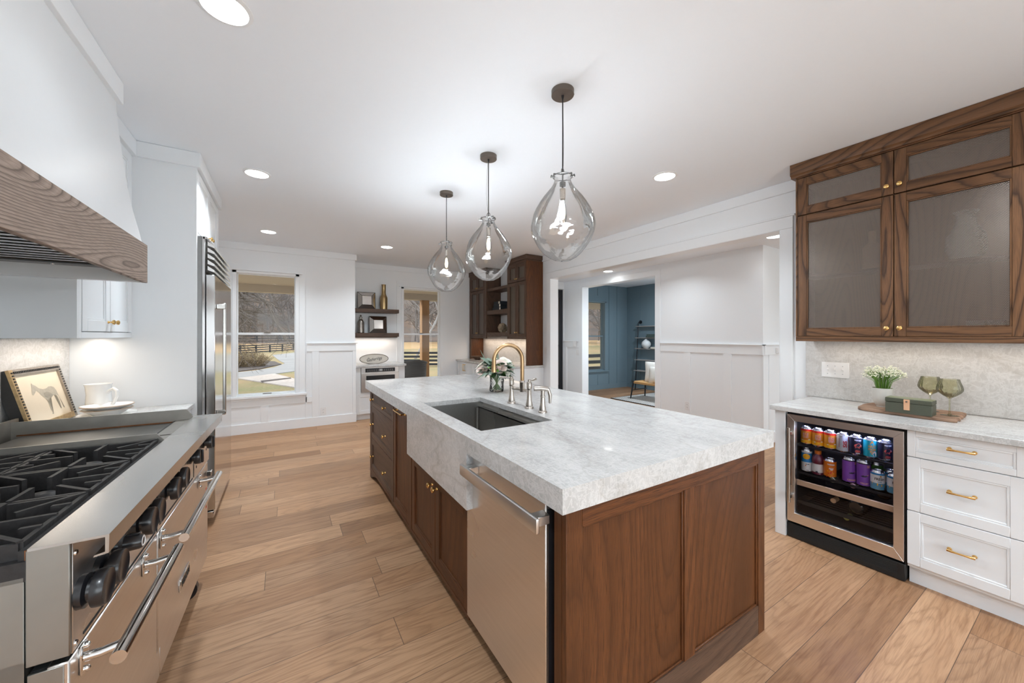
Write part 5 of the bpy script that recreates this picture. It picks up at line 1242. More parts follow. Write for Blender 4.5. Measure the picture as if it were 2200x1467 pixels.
def leaves_(b, *a):
    random.seed(3)
    for k in range(16):
        u, v = random.uniform(-.026, .026), random.uniform(-.052, -.012); cpatch(b, [(u-.004, v), (u, v+.004), (u+.005, v+.001), (u, v-.004)], random.choice(['ink_yellow', 'ink_red', 'ink_amber']), *a)
can('drink_can', 'orange can with white script on the lower shelf beside the maroon bottle', .998, 3.09, zt2+.002, bands=[(.09, .89, 'ink_orange')], text=[('Sweetwater', .013, .74, 'ink_white', .038), ('PALE', .010, .52, 'ink_white', .022), ('ALE', .007, .46, 'ink_white', .014)], extra=leaves_)
def purp(b, x, y, z, h, r, A0):
    cpatch(b, [(-.018, -.018), (-.006, -.012), (.010, -.010), (.020, -.004), (.014, -.016), (.004, -.022), (-.010, -.022)], 'ink_navy', x, y, z, h, r, A0); cpatch(b, [(.006, -.012), (.020, -.004), (.016, -.012)], 'ink_pink', x, y, z, h, r, A0, .0014)
    cpatch(b, [(.012, .052), (.026, .052), (.026, .038), (.014, .036)], 'ink_pink', x, y, z, h, r, A0)
for i, (y, wd, rz) in enumerate(((.903, 'CASHMERE', .25), (.832, 'VALLEY', -.15))):
    can('drink_can', ['large purple can reading CASHMERE on the lower shelf', 'large purple can reading VALLEY on the lower shelf'][i], y, 3.10, zt2, h=.166, r=.0335, bands=[(.05, .84, 'ink_purple'), (.84, .88, 'black_plastic')], text=[(wd, .012, .13, 'ink_pink', .050 if i == 0 else .040)], extra=purp, rz=rz)
def fresh(b, *a): cpatch(b, [(-.036, -.008), (-.01, -.013), (.01, -.018), (.036, -.022), (.036, -.034), (.01, -.030), (-.01, -.026), (-.036, -.021)], 'ink_yellow', *a); cpatch(b, [(.001, .034), (.008, .034), (.008, .026), (.001, .026)], 'ink_amber', *a, off=.0016)
ft = [('FRESH', .021, .60, 'ink_navy', .044), ('WATER', .006, .47, 'ink_skyblue', .02)]
fb = [(.09, .40, 'ink_skyblue'), (.40, .80, 'ink_white'), (.80, .89, 'ink_blue')]
can('drink_can', 'blue and white can reading FRESH beside the purple cans', .764, 3.085, zt2, bands=fb, text=ft, extra=fresh)
can('drink_can', 'blue and white can reading FRESH at the right end of the lower shelf', .690, 3.085, zt2, bands=fb, text=ft, extra=fresh, rz=.1)
can('drink_can', 'blue and white can standing behind the two front cans reading FRESH', .722, 3.152, zt2, bands=fb, extra=fresh)
can('drink_can', 'green can standing behind the purple can and the blue and white cans', .790, 3.165, zt2, h=.157, bands=[(.09, .86, 'ink_green')])
for i, (y, z, m, lb) in enumerate(((.978, .410, 'foil_champagne', 'wine bottle with a pale gold top lying at the left of the upper wine rack'), (.877, .408, 'foil_rose', 'wine bottle with a pink foil top lying mid upper wine rack'), (.735, .410, 'bottle_dark', 'dark wine bottle lying at the right of the upper wine rack'), (.976, .276, 'cork', 'wine bottle with a cork-coloured top on the lower rack'), (.865, .276, 'bottle_dark', 'wine bottle showing its round base on the lower rack'), (.908, .190, 'foil_green', 'wine bottle with a pale green top lying on the fridge bottom'))):
    t = T('wine_bottle', lb, 'bottle', (3.08, y, z), 0, 'wine bottles in the drinks fridge'); b = B(); r = .037; c = (3.075, y, z+(.0375 if z > .2 else .0385))
    if m == 'bottle_dark': b.lathe([(0, .004), (.030, .0), (r, .006), (r, .19), (.016, .24), (.014, .30), (0, .30)], c, 'bottle_dark', 28, axis='x'); part(b, 'bottle_body', t)
    else:
        b.lathe([(0, .0), (.0135, .0), (.0135, .08), (.020, .105), (r, .14), (r, .32), (0, .33)], c, 'bottle_dark', 28, axis='x'); part(b, 'bottle_body', t)
        b = B(); b.lathe([(0, -.004), (.013, -.004), (.0155, -.001), (.0155, .004), (.0142, .006), (.0142, .06)], c, m, 24, axis='x'); part(b, 'bottle_top', t)

# ================================================================ on the bar worktop
zb = .9065
b = B(); pts = []
random.seed(11)
for k in range(13): pts.append((3.515+random.uniform(-.004, .004)-.012*math.sin(k*.5), .905-k*.0335))
e1 = [(3.53, .905), (3.555, .83), (3.545, .72), (3.56, .60), (3.57, .50), (3.535, .478), (3.52, .492), (3.47, .474), (3.45, .490), (3.39, .470), (3.37, .486), (3.30, .468), (3.28, .484), (3.235, .470), (3.215, .478), (3.212, .60), (3.222, .72), (3.215, .80), (3.232, .875), (3.26, .905), (3.40, .918)]
b.prism(e1, 'z', zb, zb+.020, 'board_wood', .003)
one(b, 'serving_board', 'rough-edged brown wooden board under the plant pot, green box and glasses', 'board', (3.38, .69, zb))
zo = zb+.0205
BXT = T('wine_box', 'dark green leather box with a tan strap lying on the wooden board', 'box', (3.25, .66, zo), 0)
b = B(); b.box(3.195, 3.295, .5605, .757, zo, zo+.062, 'olive_leather', .002); part(b, 'box_base', BXT)
b = B(); b.box(3.194, 3.296, .5595, .758, zo+.0635, zo+.088, 'olive_leather', .002); b.box(3.196, 3.294, .5615, .756, zo+.088, zo+.0895, 'olive_top'); part(b, 'box_lid', BXT)
b = B(); b.box(3.190, 3.1935, .650, .676, zo+.022, zo+.086, 'tan_leather', .001); b.lathe([(0, -.0035), (.004, -.003), (.005, 0)], (3.190, .663, zo+.073), 'nickel', 14, axis='x'); part(b, 'strap', BXT, 'tan leather strap with a metal stud')
def wineglass(loc, label, rz):
    t = T('wine_glass', label, 'wine glass', loc, rz, 'smoky green wine glasses')
    g = 'smoke_glass'; b = B(); fl = lambda a, z: 1+.022*math.cos(a*16)*min(1, max(0, (z-.10)/.02))*min(1, max(0, (.215-z)/.05))
    b.lathe([(.0045, .100), (.012, .106), (.028, .118), (.045, .135), (.053, .150), (.0535, .160), (.050, .178), (.043, .200), (.040, .214), (.0392, .214), (.042, .200), (.0488, .178), (.0522, .160), (.0515, .151), (.044, .137), (.027, .1205), (.010, .110), (0, .109)], (loc[0], loc[1], loc[2]), g, 64, fl); part(b, 'bowl', t, ang=60)
    b = B(); b.lathe([(0, .100), (.0045, .100), (.0038, .08), (.0036, .05), (.0042, .02), (.007, .008), (.012, .005), (0, .004)], loc, g, 20); part(b, 'stem', t)
    b = B(); b.lathe([(0, 0), (.037, 0), (.038, .0012), (.012, .0045), (0, .005)], loc, g, 40); part(b, 'foot', t)
wineglass((3.345, .517, zo), 'smoky green wine glass at the right end of the wooden board', 0)
wineglass((3.440, .612, zo), 'smoky green wine glass standing behind the green box', .4)
PP = T('potted_plant', 'small white-flowering plant in a round stone-white pot on the board', 'plant', (3.38, .815, zo)); pc = (3.385, .815, zo)
b = B(); b.lathe([(0, 0), (.030, 0), (.030, .006), (.034, .010), (.046, .035), (.051, .065), (.053, .120), (.054, .124), (.050, .124), (.048, .11), (0, .11)], pc, 'stoneware', 36); part(b, 'pot', PP)
random.seed(21); b = B(); bl = B()
for k in range(190):
    a = random.uniform(0, 2*pi); sp = random.random()**.6; p0 = Vector(pc)+Vector((.03*sp*math.cos(a), .03*sp*math.sin(a), .108))
    R_ = .030+.075*sp; hh = .205+.050*(1-sp*sp)+random.uniform(-.018, .015)
    p2 = Vector(pc)+Vector((R_*math.cos(a), R_*math.sin(a), hh)); p1 = (p0+p2)/2+Vector((-.25*(p2-p0).x, -.25*(p2-p0).y, .012))
    b.tube([p0, p1, p2], [.0011, .0009, .0006], 'leaf_bright' if k % 3 else 'stem_green', 4, False)
    for q in range(3):
        c = p2+Vector((random.uniform(-.012, .012), random.uniform(-.012, .012), random.uniform(-.006, .010))); bl.ball(c, random.uniform(.0028, .0048), 'blossom_white', (1, 1, .7), 6, 4)
part(b, 'stems', PP); part(bl, 'blossoms', PP)
def plate_switch(name, label, cat, T_, w, h, n, kind, group=None):
    """T_(u,v,w) maps plate coords centred on plate"""
    p0 = T_(0, 0, 0); t = T(name, label, cat, p0, 0, group)
    b = B(); p, q = T_(-w/2, -h/2, 0), T_(w/2, h/2, .006); b.box(p[0], q[0], p[1], q[1], p[2], q[2], 'white_plastic', .002); part(b, 'cover_plate', t)
    for i in range(n):
        u = (i-(n-1)/2)*.046
        if kind == 'toggle':
            b = B(); p, q = T_(u-.006, -.013, .004), T_(u+.006, .013, .0075); b.box(p[0], q[0], p[1], q[1], p[2], q[2], 'white_plastic', .001); p, q = T_(u-.004, -.001, .006), T_(u+.004, .011, .017); b.box(p[0], q[0], p[1], q[1], p[2], q[2], 'white_plastic', .002)
            for v in (-.03, .03): p, q = T_(u-.003, v-.003, .0058), T_(u+.003, v+.003, .0068); b.box(p[0], q[0], p[1], q[1], p[2], q[2], 'ink_grey')
            part(b, 'toggle', t)
        elif kind == 'rocker':
            b = B(); p, q = T_(u-.016, -.033, .004), T_(u+.016, .033, .009); b.box(p[0], q[0], p[1], q[1], p[2], q[2], 'white_plastic', .002); part(b, 'rocker', t)
        else:
            b = B()
            for v in (-.02, .02):
                p, q = T_(-.016, v-.015, .004), T_(.016, v+.015, .0075); b.box(p[0], q[0], p[1], q[1], p[2], q[2], 'white_plastic', .002)
                for uu in (-.006, .006): p, q = T_(uu-.0012, v-.004, .007), T_(uu+.0012, v+.006, .0078); b.box(p[0], q[0], p[1], q[1], p[2], q[2], 'gap_dark')
            part(b, 'sockets', t)
    return t
plate_switch('light_switch', 'white three-toggle light switch plate on the stone backsplash', 'switch', lambda u, v, w: (3.642-w, 1.143-u, 1.131+v), .170, .118, 3, 'toggle')
plate_switch('light_switch', 'white light switch plate on the white wall right of the oak hutch', 'switch', lambda u, v, w: (3.66-w, 4.895-u, 1.14+v), .075, .118, 1, 'rocker')
plate_switch('power_outlet', 'white power outlet low on the wainscot right of the kitchen window', 'outlet', lambda u, v, w: (.53+u, 6.47-w, .222+v), .078, .118, 1, 'socket')
plate_switch('power_outlet', 'white power outlet low on the hall wainscot seen over the island', 'outlet', lambda u, v, w: (5.188-w, 3.395-u, .335+v), .075, .118, 1, 'socket')
plate_switch('light_switch', 'upper white switch plate on the hall wall left of the blue room doorway', 'switch', lambda u, v, w: (5.166-w, 5.915-u, 1.225+v), .12, .118, 2, 'rocker')
plate_switch('light_switch', 'lower white switch plate on the hall wall left of the blue room doorway', 'switch', lambda u, v, w: (5.20-w, 5.86-u, 1.045+v), .075, .118, 1, 'rocker')
b = B(); b.box(5.50, 5.56, 2.312, 2.345, 1.16, 1.235, 'white_plastic', .004); b.cyl((5.53, 2.312, 1.21), (5.53, 2.295, 1.21), .01, 'white_plastic', seg=14); one(b, 'wall_hook_block', 'small white block with a knob on the hall rail beside the bar', 'hook', (5.53, 2.34, 1.16))
# inside the mesh cabinet
b = B(); b.lathe([(0, 0), (.06, 0), (.085, .06), (.08, .14), (.045, .21), (.04, .27), (.055, .29), (.05, .29), (.035, .26), (0, .24)], (3.52, .48, 1.857), 'ceramic', 28); one(b, 'white_vase', 'white vase dimly seen behind the large wire mesh door', 'vase', (3.52, .48, 1.857))
for i, (y, lb) in enumerate(((.36, 'left short tumbler behind the bottom of the large mesh door'), (.44, 'right short tumbler behind the bottom of the large mesh door'))):
    b = B(); b.lathe([(0, 0), (.032, 0), (.038, .09), (.036, .09), (.03, .006), (0, .006)], (3.50, y, 1.3955), 'ceramic', 24); one(b, 'tumbler', lb, 'tumbler', (3.50, y, 1.3955), group='tumblers in the mesh cabinet')
b = B(); b.lathe([(0, 0), (.05, 0), (.05, .16), (.02, .2), (.02, .27), (0, .27)], (3.52, .90, 1.857), 'cork', 24); one(b, 'amber_bottle', 'amber bottle dimly seen behind the narrower wire mesh door', 'bottle', (3.52, .90, 1.857))

# ================================================================ flowers on the island
zi = .9515; fc = Vector((1.455, 2.60, zi))
FV = T('flower_vase', 'bouquet of blush and white roses in a clear glass vase on the island', 'flowers', tuple(fc))
b = B(); tw = lambda a, z: 1+.02*math.sin(5*a+z*40)+.02*math.sin(3*a-z*30)
b.lathe([(0, 0), (.050, 0), (.056, .004), (.058, .02), (.055, .06), (.057, .10), (.059, .125), (.056, .125), (.054, .10), (.052, .06), (.054, .02), (.05, .008), (0, .008)], tuple(fc), 'vase_glass', 44, tw); part(b, 'glass_vase', FV, ang=70)
random.seed(8); b = B()
for k in range(22):
    a = random.uniform(0, 2*pi); r0 = random.uniform(.01, .045); a2 = a+pi+random.uniform(-.7, .7)
    b.tube([fc+Vector((r0*math.cos(a), r0*math.sin(a), .012)), fc+Vector((.01*math.cos(a2), .01*math.sin(a2), .08)), fc+Vector((.05*math.cos(a2), .05*math.sin(a2), .15))], .0028, 'stem_green', 6)
part(b, 'stems', FV)
def rose(c, r, m, up, name='rose'):
    b = B(); up = Vector(up).normalized(); n = up.orthogonal().normalized(); w2 = up.cross(n); c = Vector(c)
    def petal(th, r0, wdt, hgt, curl, lean):
        d = n*math.cos(th)+w2*math.sin(th); s = up.cross(d)
        def f(u, v):
            x = (u-.5)*2; rr = r0*(1+lean*v*v)+curl*v**3*(1-x*x*.3); wd = wdt*math.sin(min(1, v*1.3+.18)*pi/2)*(1-.25*v**4)
            ang = x*wd/max(r0, .3*r)
            dd = d*math.cos(ang*.9)+s*math.sin(ang*.9)
            return c+dd*rr+up*(hgt*(v-.45)-hgt*.22*x*x*v)
        b.grid(f, 7, 6, m)
    b.ball(c-up*r*.1, r*.45, m, (1, 1, 1), 12, 8)
    for ly, (cnt, r0, wd, hg, cu, le) in enumerate(((3, .18, .5, .80, 0.02, .2), (4, .33, .55, .85, .08, .3), (5, .50, .62, .80, .18, .35), (5, .62, .72, .72, .32, .4), (6, .72, .75, .6, .45, .45))):
        for k in range(cnt): petal(2*pi*k/cnt+ly*.7+random.uniform(-.15, .15), r0*r, wd*r, hg*r, cu*r, le)
    return part(b, name, FV, ang=80)
# camera-side direction is about (-0.48, -0.87)
rose(fc+Vector((-.015, -.070, .198)), .042, 'rose_blush', (-.45, -.75, .55)); rose(fc+Vector((-.115, .02, .172)), .037, 'rose_blush', (-.75, -.35, .75))
rose(fc+Vector((.055, -.045, .228)), .040, 'rose_white', (.2, -.6, .8)); rose(fc+Vector((.04, .07, .22)), .036, 'rose_white', (.5, .3, .9)); rose(fc+Vector((-.10, .08, .205)), .034, 'rose_white', (-.7, .3, .8))
rose(fc+Vector((.045, -.085, .155)), .022, 'rose_white', (.4, -.9, .1), 'small_flower')
def leaf(b, p, d, L, w, m, curve=.3, nrm=None):
    p, d = Vector(p), Vector(d).normalized(); up = Vector((0, 0, 1)) if nrm is None else Vector(nrm); s = d.cross(up).normalized(); up = s.cross(d)
    def f(u, v):
        x = (u-.5)*2; ww = w*math.sin(pi*min(1, v*.93+.05))**.8
        return p+d*L*v+s*x*ww+up*(-curve*L*v*v+.25*abs(x)*ww)
    b.grid(f, 2, 6, m)
for m, cnt, nm in (('leaf_dusty', 52, 'dusty_leaves'), ('leaf_dark', 64, 'dark_leaves'), ('leaf_bright', 18, 'bright_leaves')):
    b = B()
    for k in range(cnt):
        a = random.uniform(0, 2*pi); e = random.uniform(-.15, .9); d = Vector((math.cos(a)*math.cos(e), math.sin(a)*math.cos(e), math.sin(e)))
        p = fc+Vector((0, 0, .15))+d*random.uniform(.03, .075)
        leaf(b, p, d, random.uniform(.07, .115), random.uniform(.010, .022) if m != 'leaf_dusty' else random.uniform(.016, .026), m, random.uniform(.1, .6), (random.uniform(-.5, .5), random.uniform(-.5, .5), 1))
    part(b, nm, FV, ang=60)
b = B()
for p, d, L in (((-.06, .03, .17), (-.45, .1, 1.3), .17), ((.02, .05, .20), (.15, .1, 1), .15), ((0, -.02, .2), (.05, .1, 1.1), .14)):
    p = fc+Vector(p); d = Vector(d).normalized(); b.tube([p, p+d*L*.6, p+d*L+Vector((-.01, 0, 0))], [.006, .005, .001], 'leaf_dusty', 8)
part(b, 'veronica_spikes', FV)
b = B()
for k in range(60):
    a = random.uniform(0, 2*pi); rr = random.uniform(0, .035); c0 = random.choice([Vector((-.06, -.05, .19)), Vector((.02, .02, .24)), Vector((-.03, .06, .22))]); b.ball(fc+c0+Vector((rr*math.cos(a), rr*math.sin(a), random.uniform(-.02, .02))), random.uniform(.004, .007), 'blossom_white', (1, 1, 1), 6, 4)
part(b, 'filler_blossoms', FV)

# ================================================================ blue room
b = B(); b.prism([(6.18, 4.0), (7.9, 4.0), (7.9, 5.86), (6.18, 5.86)], 'z', .001, .012, 'rug_weave'); rg = one(b, 'area_rug', 'cream and black patterned rug on the blue room floor', 'rug', (7.0, 4.9, .001))
b = B(); b.box(6.165, 6.18, 4.0, 5.86, .001, .014, 'black_matte'); b.box(6.165, 7.9, 5.86, 5.872, .001, .014, 'black_matte'); part(b, 'binding', rg, 'black edge binding')
BN = T('bench', 'low bench with a woven cord seat and black angled legs on the rug', 'bench', (6.9, 5.2, .012))
for x, y in ((6.50, 5.60), (7.05, 5.66), (6.50, 4.55), (7.05, 4.55)):
    sx = 1 if x > 6.8 else -1; sy = 1 if y > 5 else -1
    b = B(); b.tube([(x, y, .013), (x-sx*.04, y-sy*.05, .40)], [.013, .021], 'black_metal', 12); part(b, 'leg', BN)
b = B(); b.grid(lambda u, v: (6.53+u*.50, 4.60+v*.98, .395-.02*math.sin(pi*v)), 6, 12, 'woven_cord'); b.box(6.53, 7.03, 4.60, 4.615, .36, .395, 'woven_cord', .01); b.box(6.525, 6.545, 4.6, 5.58, .345, .395, 'woven_cord', .009); b.box(7.015, 7.035, 4.6, 5.58, .345, .395, 'woven_cord', .009); b.box(6.53, 7.03, 5.55, 5.575, .345, .395, 'woven_cord', .009)
part(b, 'woven_seat', BN); b = B(); b.cyl((6.535, 5.58, .385), (7.03, 5.58, .385), .016, 'black_metal'); b.cyl((6.535, 4.59, .385), (7.03, 4.59, .385), .016, 'black_metal'); b.cyl((6.51, 5.56, .20), (7.04, 5.60, .20), .009, 'black_metal'); part(b, 'frame', BN)
def cushion(name, label, c, s, th, m, rz, tilt):
    o = B()
    def side(sg):
        def f(u, v):
            x, y = (u-.5)*2, (v-.5)*2; e = (1-abs(x)**2.6)*(1-abs(y)**2.6); k = 1-.06*(1-abs(x*y))
            return ((x*s/2)*(1+.05*abs(x*y)), sg*th/2*max(0, e)**.5, y*s/2*(1+.05*abs(x*y)))
        o.grid(f, 14, 14, m)
    side(1); side(-1); bmesh.ops.remove_doubles(o.bm, verts=o.bm.verts[:], dist=.0005); bmesh.ops.recalc_face_normals(o.bm, faces=o.bm.faces[:])
    bmesh.ops.transform(o.bm, matrix=Matrix.Translation(c) @ Matrix.Rotation(rz, 4, 'Z') @ Matrix.Rotation(tilt, 4, 'X'), verts=o.bm.verts[:])
    return one(o, name, label, 'cushion', c, ang=75)
cushion('throw_cushion', 'larger off-white cushion with a grey corner, back of the two on the bench', (6.90, 5.25, .600), .43, .13, 'cushion', -1.0, -.22)
c2 = cushion('throw_cushion', 'smaller cream textured cushion, front of the two on the bench', (6.76, 5.10, .555), .34, .12, 'cushion', -1.05, -.25)
LS = T('ladder_shelf', 'black ladder shelf with pale shelves leaning on the blue wall', 'shelf', (7.7, 6.1, 0))
for y in (6.55, 5.62):
    b = B(); b.tube([(7.78, y, 0.001), (7.90, y, 1.71), (7.92, y, 1.74), (7.985, y, 1.745)], .014, 'black_metal', 12); b.cyl((7.975, y, 1.745), (7.994, y, 1.745), .045, 'black_metal', seg=20); part(b, 'upright', LS)
sh = []
for z, dp in ((1.62, .24), (1.32, .27), (1.04, .30), (.75, .34), (.47, .38)):
    xf_ = 7.78+.12*z/1.71; b = B(); b.box(xf_-.02, 7.985, 5.50, 6.62, z, z+.022, 'shelf_wood_grey', .003); part(b, 'shelf_board', LS); sh.append((xf_, z+.0225))
b = B(); b.lathe([(0, 0), (.05, 0), (.10, .05), (.118, .11), (.105, .165), (.05, .215), (.028, .23), (.03, .245), (.02, .245), (0, .2)], (7.87, 6.28, sh[2][1]), 'ceramic', 30); one(b, 'white_vase', 'round white vase on the middle board of the ladder shelf', 'vase', (7.87, 6.28, sh[2][1]))
for i, (y, z, lb) in enumerate(((6.12, sh[1][1], 'dark green book lying lower in the pile on the second ladder board'), (6.10, sh[1][1]+.043, 'dark green book lying on top of the pile on the second ladder board'), (5.98, sh[2][1], 'flat book beside the round white vase on the ladder shelf'))):
    b = B(); b.box(7.80, 7.96, y-.14, y+.12, z, z+.042, 'book_green' if i < 2 else 'paper', .003); one(b, 'book', lb, 'book', (7.87, y, z), group='books on the ladder shelf')
# ================================================================ porch and grounds beyond the windows
GZ = -0.90
def terr(y):
    if y < 62: return GZ
    if y < 130: return GZ+(y-62)/68*1.5
    return GZ+1.5+(y-130)*.30
b = B(); ys = [-60, -10, 6.7, 11, 16, 22, 30, 45, 62, 75, 90, 110, 130, 150, 175, 210, 260]
for i in range(len(ys)-1):
    m = 'lawn' if ys[i+1] <= 62 else ('far_field' if ys[i+1] <= 90 else 'leaf_litter')
    b.quad([(-160, ys[i], terr(ys[i])-(.3 if ys[i] < 6.7 else 0)), (220, ys[i], terr(ys[i])-(.3 if ys[i] < 6.7 else 0)), (220, ys[i+1], terr(ys[i+1])-(.3 if ys[i+1] < 6.7 else 0)), (-160, ys[i+1], terr(ys[i+1])-(.3 if ys[i+1] < 6.7 else 0))], m)
bmesh.ops.remove_doubles(b.bm, verts=b.bm.verts[:], dist=1e-4)
struct(b, 'ground')
b = B(); b.box(-6, 14, 7.30, 10.95, -.30, -.10, 'concrete'); b.box(-6, -1.32, 6.64, 7.30, -.30, -.10, 'concrete'); b.box(-1.31, .84, 6.64, 7.30, -.30, -.10, 'concrete'); b.box(-6, 14, 10.80, 10.95, -.9, -.30, 'concrete'); struct(b, 'porch_floor')
b = B(); b.box(-6, 14, 7.31, 11.1, 2.62, 2.72, 'soffit'); b.box(-6, .84, 6.64, 7.31, 2.62, 2.72, 'soffit'); b.box(-6, 14, 10.80, 11.0, 2.44, 2.62, 'soffit'); struct(b, 'porch_ceiling')
for i, (x, lb) in enumerate(((3.50, 'square pine porch post seen through the window right of the shelves'), (9.2, 'square pine porch post farther along the porch to the right'))):
    b = B(); b.box(x, x+.22, 10.78, 11.0, -.098, 2.438, 'post_pine', .004); b.box(x-.02, x+.24, 10.76, 11.02, -.098, .10, 'post_pine', .004); one(b, 'porch_post', lb, 'post', (x+.11, 10.89, -.098), group='porch posts')
# wicker chair, back towards the house
WC = T('wicker_chair', 'grey wicker porch chair with its curved back to the window', 'chair', (2.75, 9.0, -.098))
b = B()
def cb(u, v):
    a = -1.15+2.3*u; return (2.72+.36*math.sin(a), 9.25-.36*math.cos(a)-.05*v, .22+v*(.52+.04*math.cos(a*2)))
b.grid(cb, 20, 14, 'wicker_grey'); b.grid(lambda u, v: tuple(Vector(cb(1-u, v))+Vector((0, .035, 0))), 20, 14, 'wicker_grey')
for k in range(12):
    v = (k+.5)/12; b.tube([Vector(cb(u/16, v))+Vector((0, -.006, 0)) for u in range(17)], .011, 'wicker_grey', 6)
b.tube([cb(u/16, 1) for u in range(17)], .028, 'wicker_grey', 8); part(b, 'backrest', WC)
b = B(); b.box(2.44, 3.0, 9.0, 9.6, .18, .28, 'wicker_grey', .03); part(b, 'seat', WC)
for x, y in ((2.47, 9.05), (2.97, 9.05), (2.47, 9.55), (2.97, 9.55)): b = B(); b.cyl((x, y, -.098), (x, y, .19), .025, 'wicker_grey'); part(b, 'leg', WC)
# drive, path, planting bed
def at(px, py, z=GZ):
    u = (px-1100)/799; v = (720-py)/799; c, s = math.cos(YAW), math.sin(YAW); t = (z-CAMZ)/v
    return (t*(u*c+s), t*(c-u*s))
dr = [at(*p) for p in ((420, 800), (455, 806), (509, 813), (575, 806), (640, 797), (720, 786), (720, 756), (640, 757), (585, 763), (600, 775), (612, 781), (588, 790), (545, 797), (505, 801), (440, 797))]
b = B(); b.prism(dr, 'z', GZ, GZ+.03, 'asphalt'); one(b, 'driveway', 'grey asphalt driveway curving round the shrub bed', 'driveway', (0, 22, GZ))
pa = [at(*p) for p in ((509, 814), (590, 804), (660, 822), (660, 838), (560, 822))]
b = B(); b.prism(pa, 'z', GZ, GZ+.05, 'concrete'); b.prism([at(*p, GZ+.05) for p in ((560, 818), (624, 811), (626, 813), (562, 821))], 'z', GZ+.051, GZ+.06, 'mulch'); one(b, 'garden_path', 'pale concrete garden path crossing the lawn', 'path', (1, 17, GZ))
bed = [at(*p) for p in ((400, 797), (509, 799), (560, 793), (605, 783), (590, 777), (500, 772), (400, 775))]
b = B(); b.prism(bed, 'z', GZ, GZ+.045, 'mulch'); one(b, 'planting_bed', 'dark mulch bed under the brown shrub', 'bed', (-3, 22, GZ))
random.seed(14)
def bushmesh(name, c, rx, ry, rz_, n, m, lbl, lw=.02):
    b = B(); c = Vector(c)
    for k in range(n):
        a = random.uniform(0, 2*pi); e = random.random()**.5; p0 = c+Vector((rx*.75*e*math.cos(a), ry*.75*e*math.sin(a), 0))
        h = rz_*(1-.55*e*e)*random.uniform(.75, 1.08); p1 = p0+Vector((rx*.22*math.cos(a)*e, ry*.2*math.sin(a)*e, h))
        pm = (p0+p1)/2+Vector((random.uniform(-.1, .1), random.uniform(-.1, .1), 0)); b.tube([p0, pm, p1], [lw*.6, lw*.5, lw*.2], 'bush_twig', 3, False)
        for q in range(5):
            f = random.uniform(.3, 1); pp = p0.lerp(p1, f); d = Vector((random.uniform(-1, 1), random.uniform(-1, 1), random.uniform(-.1, 1))).normalized()
            s = random.uniform(.05, .11); n2 = d.orthogonal().normalized(); b.quad([pp, pp+d*s*.5+n2*s*.3, pp+d*s, pp+d*s*.5-n2*s*.3], m)
    return one(b, name, lbl, 'shrub', tuple(c))
bc = at(515, 790); bushmesh('shrub', (bc[0]-.5, bc[1]+.6, GZ+.04), 2.6, 1.2, 1.35, 650, 'bush_twig', 'rounded brown winter shrub in the mulch bed')
# black board fences
def fence(name, label, p, q, h=1.15, step=2.6, z0=GZ, rails=4, group='black board fences'):
    t = T(name, label, 'fence', (p[0], p[1], z0), 0, group); p, q = Vector((*p, z0)), Vector((*q, z0)); d = (q-p); Lg = d.length; d.normalize(); n = Vector((-d.y, d.x, 0))
    k = 0; s = 0.0
    while s <= Lg:
        b = B(); c = p+d*s; b.cyl(c, c+Vector((0, 0, h+.08)), .11, 'fence_black', seg=6); part(b, 'post', t); s += step
    for i in range(rails):
        z = .16+i*(h-.16)/(rails-1); b = B()
        c0, c1 = p+Vector((0, 0, z)), q+Vector((0, 0, z)); w_ = n*.025; hh = Vector((0, 0, .08))
        vs = [b.bm.verts.new(x) for x in (c0-w_-hh, c0+w_-hh, c0+w_+hh, c0-w_+hh, c1-w_-hh, c1+w_-hh, c1+w_+hh, c1-w_+hh)]
        fs = [b.bm.faces.new([vs[j] for j in f]) for f in ((0, 1, 2, 3), (4, 7, 6, 5), (0, 4, 5, 1), (1, 5, 6, 2), (2, 6, 7, 3), (3, 7, 4, 0))]; b._set(fs, 'fence_black'); part(b, 'rail', t)
fence('board_fence', 'black board fence across the lawn in the left kitchen window', at(478, 764), at(700, 747.5), h=1.0, step=2.9)
fence('board_fence', 'black board fence close behind the porch in the alcove window', at(852, 787), at(985, 787), h=1.0, step=1.85)
fence('board_fence', 'distant black fence below the woods, left window', (-45, 100), (10, 100), h=1.3, step=4, z0=terr(100), rails=3)
fence('board_fence', 'distant black fence among the trees in the alcove window', (28, 62), (52, 61), h=1.3, step=3, z0=GZ, rails=3)
fence('board_fence', 'black porch-side fence seen through the blue room window', (9.0, 13.6), (14.0, 13.2), h=1.05, step=1.6, z0=-.65)
# flag at the window edge
FG = T('flag', 'red and white striped flag at the left edge of the kitchen window', 'flag', (-3.4, 11.8, GZ)); b = B(); b.cyl((-3.62, 11.9, GZ), (-3.62, 11.9, 1.55), .02, 'white_plastic'); part(b, 'pole', FG); b = B()
for k in range(7):
    def f(u, v, k=k): return (-3.6+u*.62, 11.9+.05*math.sin(u*7), 1.36-(k+v)*.055-.22*u)
    b.grid(f, 8, 1, 'flag_stripe_red' if k % 2 == 0 else 'flag_stripe_white')
part(b, 'cloth', FG)
